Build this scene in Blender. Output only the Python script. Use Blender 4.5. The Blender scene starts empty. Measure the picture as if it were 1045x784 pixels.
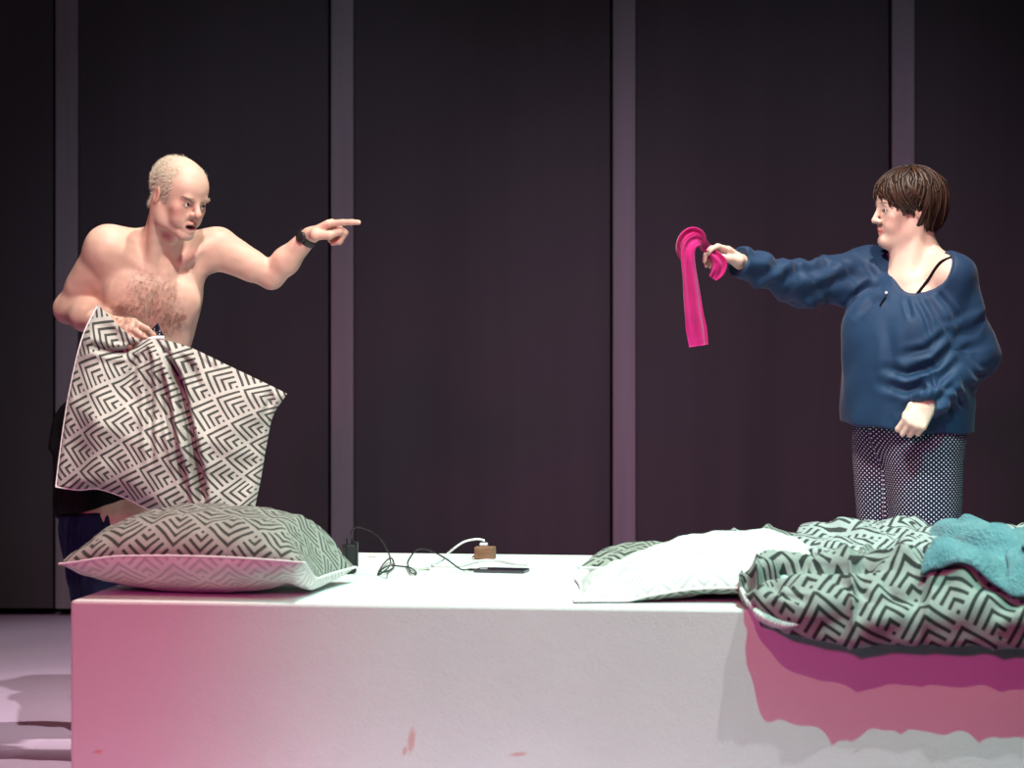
import bpy, math, random
import numpy as np

random.seed(7)
rng = np.random.default_rng(11)
sc = bpy.context.scene
col = sc.collection

# ------------------------------------------------------------------ camera, world, light, exposure
FPX, CAMH, HOR, CX = 2900.0, 1.2, 324.0, 522.5          # focal length in pixels, eye height, horizon row


def P(px, py, Y):
    """pixel of the 1045x784 frame + distance Y -> world point"""
    return np.array([(px - CX) * Y / FPX, Y, CAMH - (py - HOR) * Y / FPX])


cam = bpy.data.cameras.new('camera')
camo = bpy.data.objects.new('camera', cam)
col.objects.link(camo)
camo.location = (0, 0, CAMH)
camo.rotation_euler = (math.pi / 2, 0, 0)
cam.sensor_width = 36
cam.lens = FPX / 1045 * 36
cam.shift_y = -(392 - HOR) / 1045
cam.clip_end = 100
cam.dof.use_dof = True
cam.dof.focus_distance = 8.0
cam.dof.aperture_fstop = 4.0
sc.camera = camo

world = bpy.data.worlds.new('world')
sc.world = world
world.use_nodes = True
world.node_tree.nodes['Background'].inputs[0].default_value = (0.75, 0.7, 1.0, 1)
world.node_tree.nodes['Background'].inputs[1].default_value = 0.012

vs = sc.view_settings
vs.view_transform = 'Standard'
vs.look = 'None'
vs.exposure = 0.0
vs.gamma = 1.0
vs.use_curve_mapping = False


def spot(name, loc, target, power, color, deg, blend, radius):
    l = bpy.data.lights.new(name, 'SPOT')
    l.energy = power
    l.color = color
    l.spot_size = math.radians(deg)
    l.spot_blend = blend
    l.shadow_soft_size = radius
    o = bpy.data.objects.new(name, l)
    col.objects.link(o)
    o.location = loc
    d = np.array(target, float) - np.array(loc, float)
    import mathutils
    o.rotation_euler = mathutils.Vector(d).to_track_quat('-Z', 'Y').to_euler()
    return o


# stage lanterns, with added lamps for the man, the woman and the wall
LANTERNS = [
    ('lantern_magenta', (-2.2, -1.2, 3.1), (0.0, 7.2, 0.4), 1000, (1.0, 0.05, 0.42), 29, 0.8, 0.40),
    ('lantern_warm', (-0.6, 1.2, 6.2), (0.0, 7.8, 0.8), 600, (1.0, 0.64, 0.42), 40, 0.8, 0.04),
    ('lantern_cyan', (1.5, 3.5, 6.4), (0.80, 7.0, 0.5), 1420, (0.03, 1.0, 0.76), 27.5, 0.6, 0.025),
    ('lantern_white', (3.6, 3.7, 6.4), (0.95, 7.0, 0.4), 600, (1.0, 0.97, 0.97), 30, 0.7, 0.025),
    ('lantern_top', (1.2, 7.0, 7.2), (-0.1, 7.6, 0.6), 1850, (1.0, 0.94, 0.85), 44, 0.8, 0.08),
    ('added_spot_man', (0.3, 3.0, 6.0), (-1.0, 7.95, 1.30), 1950, (0.95, 0.97, 0.88), 17, 0.6, 0.05),  # added narrow beam that brightens the man but misses the bed front
    ('added_spot_woman', (-1.0, 4.0, 6.2), (1.12, 8.35, 1.36), 1850, (1.0, 0.90, 0.82), 17, 0.6, 0.05),  # added narrow beam to brighten the woman's face and chest
    ('added_wash_left', (-1.7, 5.6, 5.6), (-0.55, 11.4, 0.6), 420, (0.78, 0.76, 1.0), 30, 1.0, 0.2),  # added lamp that lifts the back wall, left half
    ('added_wash_right', (1.7, 5.6, 5.6), (1.0, 11.4, 0.6), 480, (0.78, 0.76, 1.0), 30, 1.0, 0.2),  # added lamp that lifts the back wall, right half
]
for a in LANTERNS:
    spot(*a)

# ------------------------------------------------------------------ helpers
S2 = math.sqrt(2)


def nrm(v):
    v = np.asarray(v, float)
    return v / np.linalg.norm(v)


def tag(o, label=None, cat=None, group=None, kind=None):
    if label: o['label'] = label
    if cat: o['category'] = cat
    if group: o['group'] = group
    if kind: o['kind'] = kind
    return o


def empty(name, loc):
    o = bpy.data.objects.new(name, None)
    o.empty_display_size = 0.1
    o.location = tuple(float(c) for c in loc)
    col.objects.link(o)
    return o


def mk(name, V, F, mat=None, parent=None, smooth=True, uv=None, cattr=None, vattr=None, mats=None, fmat=None):
    """one mesh object from world-space vertices; a child keeps its place under its parent"""
    V = np.asarray(V, np.float64)
    if parent is not None:
        off = np.zeros(3)
        p = parent
        while p is not None:
            off += np.array(p.location)
            p = p.parent
        loc = np.zeros(3)
        Vl = V - off
    else:
        loc = np.array([(V[:, 0].min() + V[:, 0].max()) / 2, (V[:, 1].min() + V[:, 1].max()) / 2, V[:, 2].min()])
        Vl = V - loc
    me = bpy.data.meshes.new(name)
    if isinstance(F, np.ndarray):
        nf, k = F.shape
        me.vertices.add(len(Vl))
        me.vertices.foreach_set('co', Vl.astype(np.float32).ravel())
        me.loops.add(nf * k)
        me.loops.foreach_set('vertex_index', F.astype(np.int32).ravel())
        me.polygons.add(nf)
        me.polygons.foreach_set('loop_start', np.arange(0, nf * k, k, dtype=np.int32))
        me.update(calc_edges=True)
    else:
        me.from_pydata([tuple(v) for v in Vl], [], [tuple(int(i) for i in f) for f in F])
        me.update()
    me.polygons.foreach_set('use_smooth', np.full(len(me.polygons), smooth, dtype=bool))
    if uv is not None:
        ul = me.uv_layers.new(name='UVMap')
        idx = np.empty(len(me.loops), np.int32)
        me.loops.foreach_get('vertex_index', idx)
        ul.data.foreach_set('uv', np.asarray(uv, np.float32)[idx].ravel())
    if cattr is not None:
        a = me.attributes.new('col', 'FLOAT_COLOR', 'POINT')
        c = np.ones((len(V), 4), np.float32)
        c[:, :3] = cattr
        a.data.foreach_set('color', c.ravel())
    if vattr is not None:
        a = me.attributes.new('cuv', 'FLOAT_VECTOR', 'POINT')
        a.data.foreach_set('vector', np.asarray(vattr, np.float32).ravel())
    for m in (mats or ([mat] if mat else [])):
        me.materials.append(m)
    if fmat is not None:
        me.polygons.foreach_set('material_index', np.asarray(fmat, np.int32))
    me.validate()
    o = bpy.data.objects.new(name, me)
    o.location = tuple(loc)
    col.objects.link(o)
    if parent is not None:
        o.parent = parent
    return o


def grid_faces(nu, nv, wrapu=False, wrapv=False, flip=False):
    iu = np.arange(nu if wrapu else nu - 1)
    iv = np.arange(nv if wrapv else nv - 1)
    a, b = np.meshgrid(iu, iv, indexing='ij')
    a = a.ravel(); b = b.ravel()
    a1 = (a + 1) % nu; b1 = (b + 1) % nv
    f = np.stack([a * nv + b, a1 * nv + b, a1 * nv + b1, a * nv + b1], 1)
    return f[:, ::-1].copy() if flip else f


def box_vf(x0, x1, y0, y1, z0, z1, bev=0.0):
    """box with chamfered edges"""
    if bev <= 0:
        V = [(x, y, z) for x in (x0, x1) for y in (y0, y1) for z in (z0, z1)]
        F = [(0, 1, 3, 2), (4, 6, 7, 5), (0, 4, 5, 1), (2, 3, 7, 6), (0, 2, 6, 4), (1, 5, 7, 3)]
        return np.array(V, float), F
    import bmesh
    bm = bmesh.new()
    bmesh.ops.create_cube(bm, size=1)
    for v in bm.verts:
        v.co = (x0 + (v.co.x + .5) * (x1 - x0), y0 + (v.co.y + .5) * (y1 - y0), z0 + (v.co.z + .5) * (z1 - z0))
    bmesh.ops.bevel(bm, geom=bm.edges[:], offset=bev, segments=2, affect='EDGES', profile=.5)
    V = np.array([v.co[:] for v in bm.verts])
    F = [[v.index for v in f.verts] for f in bm.faces]
    bm.free()
    return V, F


def spline(pts, n):
    """Catmull-Rom through points, n samples evenly in parameter"""
    p = np.asarray(pts, float)
    p = np.vstack([2 * p[0] - p[1], p, 2 * p[-1] - p[-2]])
    m = len(p) - 3
    t = np.linspace(0, m, n)
    i = np.minimum(t.astype(int), m - 1)
    f = (t - i)[:, None]
    a, b, c, d = p[i], p[i + 1], p[i + 2], p[i + 3]
    return .5 * ((2 * b) + (c - a) * f + (2 * a - 5 * b + 4 * c - d) * f ** 2 + (3 * b - a - 3 * c + d) * f ** 3)


def even(pts, n):
    """resample by arc length"""
    q = spline(pts, 400)
    s = np.concatenate([[0], np.cumsum(np.linalg.norm(np.diff(q, axis=0), axis=1))])
    t = np.linspace(0, s[-1], n)
    return np.stack([np.interp(t, s, q[:, k]) for k in range(q.shape[1])], 1)


def tube(pts, r, n=8, cap=True):
    pts = np.asarray(pts, float)
    m = len(pts)
    r = np.broadcast_to(np.asarray(r, float), (m,))
    T = np.gradient(pts, axis=0)
    T /= np.linalg.norm(T, axis=1)[:, None] + 1e-12
    ref = np.array([0, 0, 1.0]) if abs(T[0, 2]) < .9 else np.array([1.0, 0, 0])
    A = np.cross(T[0], ref); A /= np.linalg.norm(A)
    V = []
    for i in range(m):
        A = A - T[i] * A.dot(T[i]); A /= np.linalg.norm(A) + 1e-12
        B = np.cross(T[i], A)
        th = np.linspace(0, 2 * math.pi, n, endpoint=False)
        V.append(pts[i] + r[i] * (np.cos(th)[:, None] * A + np.sin(th)[:, None] * B))
    V = np.concatenate(V)
    F = [list(f) for f in grid_faces(m, n, wrapv=True, flip=True)]
    if cap:
        F.append(list(range(n))[::-1] if False else list(range(n)))
        F.append([(m - 1) * n + k for k in range(n)][::-1])
    return V, F


def sinnoise(p, freq, seed=0, n=8):
    """smooth band-limited noise, about -1..1"""
    r = np.random.default_rng(seed)
    k = r.normal(size=(n, p.shape[1]))
    k = k / np.linalg.norm(k, axis=1)[:, None] * freq * 2 * math.pi * r.uniform(.7, 1.3, (n, 1))
    ph = r.uniform(0, 6.28, n)
    return np.sin(p @ k.T + ph).sum(1) / math.sqrt(n)


def polydist(xy, line):
    """distance of points to a polyline, and the parameter along it (0..1)"""
    line = np.asarray(line, float)
    best = np.full(len(xy), 1e9); bt = np.zeros(len(xy))
    seg = np.linalg.norm(np.diff(line, axis=0), axis=1)
    cum = np.concatenate([[0], np.cumsum(seg)]); tot = cum[-1]
    for i in range(len(line) - 1):
        a, b = line[i], line[i + 1]
        ab = b - a
        t = np.clip(((xy - a) @ ab) / ab.dot(ab), 0, 1)
        d = np.linalg.norm(xy - (a + t[:, None] * ab), axis=1)
        m = d < best
        best[m] = d[m]; bt[m] = (cum[i] + t[m] * seg[i]) / tot
    return best, bt


def sstep(a, b, x):
    t = np.clip((x - a) / (b - a), 0, 1)
    return t * t * (3 - 2 * t)


# ------------------------------------------------------------------ implicit-surface modeller for bodies and clothes
class Sdf:
    def __init__(self):
        self.ops = []

    def rc(self, a, b, ra, rb, k=.02, op='u'):
        a = np.asarray(a, float); b = np.asarray(b, float)
        R = max(ra, rb)
        lo = np.minimum(a, b) - R; hi = np.maximum(a, b) + R
        ab = b - a; L2 = max(ab.dot(ab), 1e-9)

        def f(p):
            q = p - a
            t = np.clip(q @ ab / L2, 0, 1)
            return np.linalg.norm(q - t[..., None] * ab, axis=-1) - (ra + (rb - ra) * t)
        self.ops.append((f, lo, hi, k, op))
        return self

    def chain(self, pts, rs, k=.02):
        for i in range(len(pts) - 1):
            self.rc(pts[i], pts[i + 1], rs[i], rs[i + 1], k)
        return self

    def ell(self, c, r, R=None, k=.02, op='u'):
        c = np.asarray(c, float); r = np.asarray(r, float)
        M = np.eye(3) if R is None else np.asarray(R, float)     # rows are the axes
        e = np.sqrt(((M * r[:, None]) ** 2).sum(0))
        lo, hi = c - e, c + e

        def f(p):
            q = (p - c) @ M.T
            k0 = np.linalg.norm(q / r, axis=-1)
            k1 = np.linalg.norm(q / (r * r), axis=-1) + 1e-9
            return k0 * (k0 - 1) / k1
        self.ops.append((f, lo, hi, k, op))
        return self

    def ball(self, c, r, k=.02, op='u'):
        return self.rc(c, np.asarray(c, float) + 1e-5, r, r, k, op)

    def cut(self, o, n, k=.004):
        """remove the side the normal n points to"""
        o = np.asarray(o, float); n = nrm(n)
        self.ops.append((lambda p: -((p - o) @ n), None, None, k, 's'))
        return self

    @staticmethod
    def _mix(d, e, k, op):
        if op == 'u':
            h = np.maximum(k - np.abs(d - e), 0) / k
            return np.minimum(d, e) - h * h * k * .25
        e = -e
        h = np.maximum(k - np.abs(d - e), 0) / k
        return np.maximum(d, e) + h * h * k * .25

    def _eval(self, p, blo, bhi, margin):
        """p (nb, m, 3) points of nb blocks with bounds blo, bhi"""
        d = np.full(p.shape[:2], .3, np.float32)
        for f, lo, hi, k, op in self.ops:
            if lo is None:
                d = self._mix(d, f(p), k, op).astype(np.float32)
                continue
            m = margin + k
            s = np.all((bhi > lo - m) & (blo < hi + m), axis=1)
            if s.any():
                d[s] = self._mix(d[s], f(p[s]), k, op)
        return d

    def mesh(self, vox, smooth=1):
        lo = np.min([o[1] for o in self.ops if o[1] is not None and o[4] == 'u'], axis=0) - 3 * vox
        hi = np.max([o[2] for o in self.ops if o[1] is not None and o[4] == 'u'], axis=0) + 3 * vox
        B = 8; bs = B * vox
        nb = np.ceil((hi - lo) / bs).astype(int) + 1
        idx = np.stack(np.meshgrid(*[np.arange(n) for n in nb], indexing='ij'), -1).reshape(-1, 3)
        c = lo + (idx + .5) * bs
        dc = self._eval(c[:, None, :], c - bs / 2, c + bs / 2, .12)[:, 0]
        idx = idx[np.abs(dc) < 2.4 * bs * math.sqrt(3) / 2]
        off = np.stack(np.meshgrid(*[np.arange(B + 1)] * 3, indexing='ij'), -1).reshape(-1, 3)
        Ds = []
        for i0 in range(0, len(idx), 1500):
            ii = idx[i0:i0 + 1500]
            o = lo + ii * bs
            Ds.append(self._eval((lo + (ii[:, None, :] * B + off[None]) * vox).astype(np.float32), o, o + bs, .10))
        D = np.concatenate(Ds).reshape(-1, B + 1, B + 1, B + 1)
        ins = D < 0
        n8 = sum(ins[:, x:x + B, y:y + B, z:z + B].astype(np.int8) for x in (0, 1) for y in (0, 1) for z in (0, 1))
        act = np.argwhere((n8 > 0) & (n8 < 8))
        bi, ci = act[:, 0], act[:, 1:]
        G = idx[bi] * B + ci
        dim = nb * B + 2
        key = (G[:, 0] * dim[1] + G[:, 1]) * dim[2] + G[:, 2]
        corner = {}
        for x in (0, 1):
            for y in (0, 1):
                for z in (0, 1):
                    corner[x, y, z] = D[bi, ci[:, 0] + x, ci[:, 1] + y, ci[:, 2] + z]
        acc = np.zeros((len(bi), 3)); cnt = np.zeros(len(bi))
        for (x, y, z), d0 in corner.items():
            for ax in range(3):
                e = [x, y, z]
                if e[ax]: continue
                e[ax] = 1
                d1 = corner[tuple(e)]
                m = (d0 < 0) != (d1 < 0)
                t = np.where(m, d0 / np.where(m, d0 - d1, 1), 0)
                pt = np.tile(np.array([x, y, z], float), (len(bi), 1))
                pt[:, ax] += t
                acc += pt * m[:, None]; cnt += m
        V = lo + (G + acc / cnt[:, None]) * vox
        order = np.argsort(key); ks = key[order]

        def find(g):
            k = (g[:, 0] * dim[1] + g[:, 1]) * dim[2] + g[:, 2]
            j = np.clip(np.searchsorted(ks, k), 0, len(ks) - 1)
            return np.where(ks[j] == k, order[j], -1)
        quads = []
        I = np.eye(3, dtype=int)
        for a in range(3):
            s0 = ins[:, :B, :B, :B]
            sl = [slice(0, B)] * 3; sl[a] = slice(1, B + 1)
            s1 = ins[(slice(None),) + tuple(sl)]
            w = np.argwhere(s0 != s1)
            g = idx[w[:, 0]] * B + w[:, 1:]
            b, c_ = (a + 1) % 3, (a + 2) % 3
            q = np.stack([find(g - I[b] - I[c_]), find(g - I[c_]), find(g), find(g - I[b])], 1)
            fl = ~s0[w[:, 0], w[:, 1], w[:, 2], w[:, 3]]
            q[fl] = q[fl][:, ::-1]
            quads.append(q[(q >= 0).all(1)])
        Q = np.concatenate(quads)
        for _ in range(smooth):
            V = lap(V, Q, .5)
        return V, Q


def lap(V, Q, lam):
    e = np.concatenate([Q[:, [0, 1]], Q[:, [1, 2]], Q[:, [2, 3]], Q[:, [3, 0]]])
    s = np.zeros_like(V); n = np.zeros(len(V))
    for k in range(3):
        s[:, k] = np.bincount(e[:, 0], V[e[:, 1], k], len(V)) + np.bincount(e[:, 1], V[e[:, 0], k], len(V))
    n = np.bincount(e[:, 0], minlength=len(V)) + np.bincount(e[:, 1], minlength=len(V))
    return V + lam * (s / np.maximum(n, 1)[:, None] - V)


def vnormals(V, Q):
    a = V[Q[:, 2]] - V[Q[:, 0]]; b = V[Q[:, 3]] - V[Q[:, 1]]
    fn = np.cross(a, b)
    N = np.zeros_like(V)
    for j in range(4):
        for k in range(3):
            N[:, k] += np.bincount(Q[:, j], fn[:, k], len(V))
    return N / (np.linalg.norm(N, axis=1)[:, None] + 1e-12)


# ------------------------------------------------------------------ materials
class NT:
    def __init__(self, name, rough=.6, spec=.3):
        self.m = bpy.data.materials.new(name)
        self.m.use_nodes = True
        self.t = self.m.node_tree
        self.b = self.t.nodes['Principled BSDF']
        self.b.inputs['Roughness'].default_value = rough
        self.b.inputs['Specular IOR Level'].default_value = spec

    def n(self, kind, **kw):
        x = self.t.nodes.new(kind)
        for k, v in kw.items(): setattr(x, k, v)
        return x

    def link(self, a, b):
        self.t.links.new(a, b)

    def math(self, op, a, b=None, c=None):
        x = self.n('ShaderNodeMath', operation=op)
        for i, v in enumerate((a, b, c)):
            if v is None: continue
            if isinstance(v, (int, float)): x.inputs[i].default_value = v
            else: self.link(v, x.inputs[i])
        return x.outputs[0]

    def mix(self, f, a, b):
        x = self.n('ShaderNodeMix', data_type='RGBA')
        for s, v in ((0, f), (6, a), (7, b)):
            if isinstance(v, tuple): x.inputs[s].default_value = (*v, 1)
            elif isinstance(v, (int, float)): x.inputs[s].default_value = v
            else: self.link(v, x.inputs[s])
        return x.outputs[2]

    def base(self, v):
        if isinstance(v, tuple): self.b.inputs['Base Color'].default_value = (*v, 1)
        else: self.link(v, self.b.inputs['Base Color'])

    def noise(self, scale, detail=3, vec=None, dim='3D', rough=.55):
        x = self.n('ShaderNodeTexNoise', noise_dimensions=dim)
        x.inputs['Scale'].default_value = scale
        x.inputs['Detail'].default_value = detail
        x.inputs['Roughness'].default_value = rough
        if vec is None:
            vec = self.n('ShaderNodeTexCoord').outputs['Object']
        self.link(vec, x.inputs['Vector'])
        return x.outputs['Fac']

    def ramp(self, v, a, b, lo=0.0, hi=1.0):
        x = self.n('ShaderNodeMapRange')
        self.link(v, x.inputs[0])
        for i, w in enumerate((a, b, lo, hi)): x.inputs[i + 1].default_value = w
        return x.outputs[0]

    def bump(self, h, strength=.3, dist=.002):
        x = self.n('ShaderNodeBump')
        x.inputs['Strength'].default_value = strength
        x.inputs['Distance'].default_value = dist
        self.link(h, x.inputs['Height'])
        self.link(x.outputs[0], self.b.inputs['Normal'])

    def scaled(self, sx, sy, sz, src='Object'):
        mp = self.n('ShaderNodeMapping')
        mp.inputs['Scale'].default_value = (sx, sy, sz)
        self.link(self.n('ShaderNodeTexCoord').outputs[src], mp.inputs[0])
        return mp.outputs[0]


def plain(name, c, rough=.6, spec=.3, var=.06, scale=12, bump=0, bscale=300, metal=0):
    t = NT(name, rough, spec)
    f = t.ramp(t.noise(scale), .3, .7)
    t.base(t.mix(f, tuple(x * (1 - var) for x in c), tuple(min(1, x * (1 + var)) for x in c)))
    t.b.inputs['Metallic'].default_value = metal
    if bump: t.bump(t.noise(bscale, 2), bump, .001)
    return t.m


def linen(name, base, stripe, tile=.095, rot=45, bands=5):
    """bed linen printed with tiles of nested chevrons; UV is in metres"""
    t = NT(name, .8, .15)
    uv = t.n('ShaderNodeSeparateXYZ')
    t.link(t.n('ShaderNodeTexCoord').outputs['UV'], uv.inputs[0])
    u, v = uv.outputs[0], uv.outputs[1]
    c, s = math.cos(math.radians(rot)) / tile, math.sin(math.radians(rot)) / tile
    a = t.math('ADD', t.math('MULTIPLY', u, c), t.math('MULTIPLY', v, s))
    b = t.math('SUBTRACT', t.math('MULTIPLY', v, c), t.math('MULTIPLY', u, s))
    fa, fb = t.math('FRACT', a), t.math('FRACT', b)
    m = t.math('MINIMUM', fa, fb); M = t.math('MAXIMUM', fa, fb)
    fr = t.math('FRACT', t.math('MULTIPLY', m, bands))
    k = t.math('MULTIPLY', t.math('GREATER_THAN', fr, .38), t.math('LESS_THAN', fr, .80))
    k = t.math('MULTIPLY', k, t.math('LESS_THAN', M, .955))
    var = t.ramp(t.noise(9), .3, .7, .94, 1.05)
    bb = t.n('ShaderNodeVectorMath', operation='SCALE'); bb.inputs[0].default_value = base
    t.link(var, bb.inputs['Scale'])
    t.base(t.mix(k, bb.outputs[0], stripe))
    t.b.inputs['Sheen Weight'].default_value = .08
    h = t.math('ADD', t.noise(55, 4), t.math('MULTIPLY', t.noise(900, 1), .15))
    t.bump(h, .35, .004)
    return t.m


def attr_mat(name, rough, spec, sss=0.0, bscale=250, bstr=.1, bdist=.001):
    t = NT(name, rough, spec)
    a = t.n('ShaderNodeAttribute', attribute_name='col')
    t.base(a.outputs['Color'])
    if sss:
        t.b.inputs['Subsurface Weight'].default_value = sss
        t.b.inputs['Subsurface Radius'].default_value = (.012, .005, .003)
        t.b.inputs['Subsurface Scale'].default_value = 1.0
    t.bump(t.noise(bscale, 3), bstr, bdist)
    return t.m


M_skin = attr_mat('skin', .48, .35, .12, 180, .12, .002)
M_hair = attr_mat('hair', .42, .45, 0, 700, .3, .001)
M_linen = linen('grey_chevron_linen', (.37, .39, .35), (.06, .066, .058))
M_linen_w = linen('white_chevron_linen', (.86, .86, .85), (.60, .60, .60))
M_white = plain('white_cotton', (.88, .88, .88), .8, .15, .02)
M_black_cloth = plain('black_cloth', (.006, .006, .007), .85, .1, .2, 40, .3, 600)
M_jeans = plain('blue_trouser_cloth', (.008, .020, .055), .8, .2, .25, 25, .4, 500)
M_black_plastic = plain('black_plastic', (.02, .018, .02), .35, .4)
M_white_plastic = plain('white_plastic', (.85, .85, .85), .35, .4, .02)
M_eye_w = plain('eye_white', (.75, .72, .70), .2, .5, .02)
M_iris = plain('eye_iris', (.03, .025, .022), .15, .6)
M_mouth = plain('mouth_inside', (.12, .02, .02), .4, .4)

# ------------------------------------------------------------------ the stage: floor and back wall
WY = 11.42                                                     # face of the dark panels


def mat_floor():
    t = NT('stage_floor', .42, .35)
    a = t.ramp(t.noise(1.2, 5), .3, .7)
    t.base(t.mix(a, (.52, .38, .55), (.62, .47, .65)))
    t.bump(t.noise(60, 4), .08, .003)
    return t.m


def mat_panel():
    t = NT('dark_panel_cloth', .75, .2)
    f = t.noise(2.2, 3, t.scaled(2.2, 1, .12))
    t.base(t.mix(t.ramp(f, .25, .75), (.052, .048, .053), (.070, .064, .071)))
    w = t.noise(500, 2, t.scaled(1, 1, .25))
    t.bump(w, .3, .001)
    return t.m


def mat_batten():
    t = NT('grey_batten_paint', .6, .25)
    f = t.noise(3, 4, t.scaled(6, 1, .3))
    t.base(t.mix(t.ramp(f, .3, .7), (.20, .185, .205), (.245, .225, .25)))
    return t.m


V, F = box_vf(-7, 7, 6.3, 13, -.9, 0)
tag(mk('floor', V, F, mat_floor(), smooth=False), 'smooth lilac grey stage floor', kind='structure')
V, F = box_vf(-7, 7, -6, 6.3, -1.0, -.9)  # unseen; added dark and low to cut light bounced onto the bed front
tag(mk('floor_unseen_dark', V, F, plain('low_bounce_black', (.02, .02, .022), .9, .1), smooth=False), 'unseen dark auditorium floor added below the stage to cut bounced light', kind='structure')
V, F = box_vf(-7, 7, WY + .16, WY + .3, 0, 4.6)
wall = mk('wall_back', V, F, plain('backing_black', (.006, .006, .007), .9, .1), smooth=False)
tag(wall, 'dark stage back wall of tall black panels between grey battens', kind='structure')
mp_, mb_ = mat_panel(), mat_batten()
sW = FPX / WY
bat = [(69 - 285 - CX) / sW] + [(c - CX) / sW for c in (68.5, 349.5, 637, 921.5)] + [(1206 - CX) / sW]
bw = 23.0 / sW
edges = [-6.0] + bat + [6.0]
for i in range(len(edges) - 1):
    x0 = edges[i] + (bw / 2 + .002 if i else 0)
    x1 = edges[i + 1] - (bw / 2 + .011 if i < len(edges) - 2 else 0)
    V, F = box_vf(x0, x1, WY, WY + .04, .03, 4.5, .004)
    mk('panel', V, F, mp_, wall, smooth=False)
for x in bat:
    V, F = box_vf(x - bw / 2, x + bw / 2, WY - .012, WY + .05, .03, 4.5, .003)
    mk('batten', V, F, mb_, wall, smooth=False)

# ------------------------------------------------------------------ the bed platform
BT = .53                                                       # top of the platform
BA = np.array([-1.045, 6.724])                                 # front left corner
TH = math.radians(7.55)
BX = np.array([math.cos(TH), -math.sin(TH)])                   # along the front
BN = np.array([math.sin(TH), math.cos(TH)])                    # into the bed
BL, BD = 2.62, 1.44


def bed(s, d, z):
    """bed coordinates: along the front, into the bed, height above its top"""
    s = np.asarray(s, float); d = np.asarray(d, float); z = np.asarray(z, float)
    s, d, z = np.broadcast_arrays(s, d, z)
    xy = BA + s[..., None] * BX + d[..., None] * BN
    return np.concatenate([xy, (BT + z)[..., None]], -1)


def bed_s(px, d):
    """place along the bed, at depth d, that shows at pixel column px"""
    q = (px - CX) / FPX
    a = BA + d * BN
    return (q * a[1] - a[0]) / (BX[0] - q * BX[1])


def mat_platform():
    t = NT('white_stretched_cloth', .8, .2)
    co = t.n('ShaderNodeTexCoord').outputs['Object']
    a = t.ramp(t.noise(3, 4), .3, .7)
    base = t.mix(a, (.74, .74, .735), (.80, .80, .795))
    # small red smears near the foot of the front
    sep = t.n('ShaderNodeSeparateXYZ'); t.link(co, sep.inputs[0])
    f = None
    for (px, py, rx, rz) in ((420, 757, .010, .032), (529, 769, .022, .006), (413, 768, .006, .012), (100, 775, .012, .006)):
        w = P(px, py, 6.6)
        dx = t.math('DIVIDE', t.math('SUBTRACT', sep.outputs[0], float(bed_s(px, 0))), rx)
        dz = t.math('DIVIDE', t.math('SUBTRACT', sep.outputs[2], float(w[2])), rz)
        dx = t.math('SUBTRACT', dx, t.math('MULTIPLY', dz, .35))
        r = t.math('SQRT', t.math('ADD', t.math('MULTIPLY', dx, dx), t.math('MULTIPLY', dz, dz)))
        g = t.ramp(t.math('ADD', r, t.math('MULTIPLY', t.noise(90, 3), .9)), .9, 1.6, .55, 0)
        f = g if f is None else t.math('MAXIMUM', f, g)
    t.base(t.mix(f, base, (.72, .22, .20)))
    w1 = t.noise(420, 1, t.scaled(1, 1, .2)); w2 = t.noise(420, 1, t.scaled(.2, 1, 1))
    h = t.math('ADD', t.math('ADD', w1, w2), t.math('MULTIPLY', t.noise(30, 3), 1.2))
    t.bump(h, .35, .002)
    return t.m


V, F = box_vf(0, BL, 0, BD, 0, BT, .007)
bed_me = bpy.data.meshes.new('bed_platform')
bed_me.from_pydata([tuple(v) for v in V], [], F)
bed_me.update()
bed_me.materials.append(mat_platform())
bp = bpy.data.objects.new('bed_platform', bed_me)
col.objects.link(bp)
bp.location = (BA[0], BA[1], 0)
bp.rotation_euler.z = -TH
tag(bp, 'long white cloth-covered platform serving as the bed', 'bed')

# ------------------------------------------------------------------ people: shared pieces
def frame(yaw, pitch=0, roll=0):
    """rows: subject's left, forward, up. yaw 0 faces the camera, positive turns to image right;
    pitch > 0 nods down; roll > 0 leans the top of the head to image right"""
    y, p, r = map(math.radians, (yaw, pitch, roll))
    f = np.array([math.sin(y), -math.cos(y), 0.0])
    u = np.array([0, 0, 1.0])
    f2 = f * math.cos(p) - u * math.sin(p)
    u2 = u * math.cos(p) + f * math.sin(p)
    l = np.cross(u2, f2)
    u3 = u2 * math.cos(r) + l * math.sin(r)
    l3 = l * math.cos(r) - u2 * math.sin(r)
    return np.array([l3, f2, u3])


class Loc:
    def __init__(self, o, R, s=1.0):
        self.o, self.R, self.s = np.asarray(o, float), R, s

    def __call__(self, x, y, z):
        return self.o + self.s * (x * self.R[0] + y * self.R[1] + z * self.R[2])

    def inv(self, p):
        return (p - self.o) @ self.R.T / self.s


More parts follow.
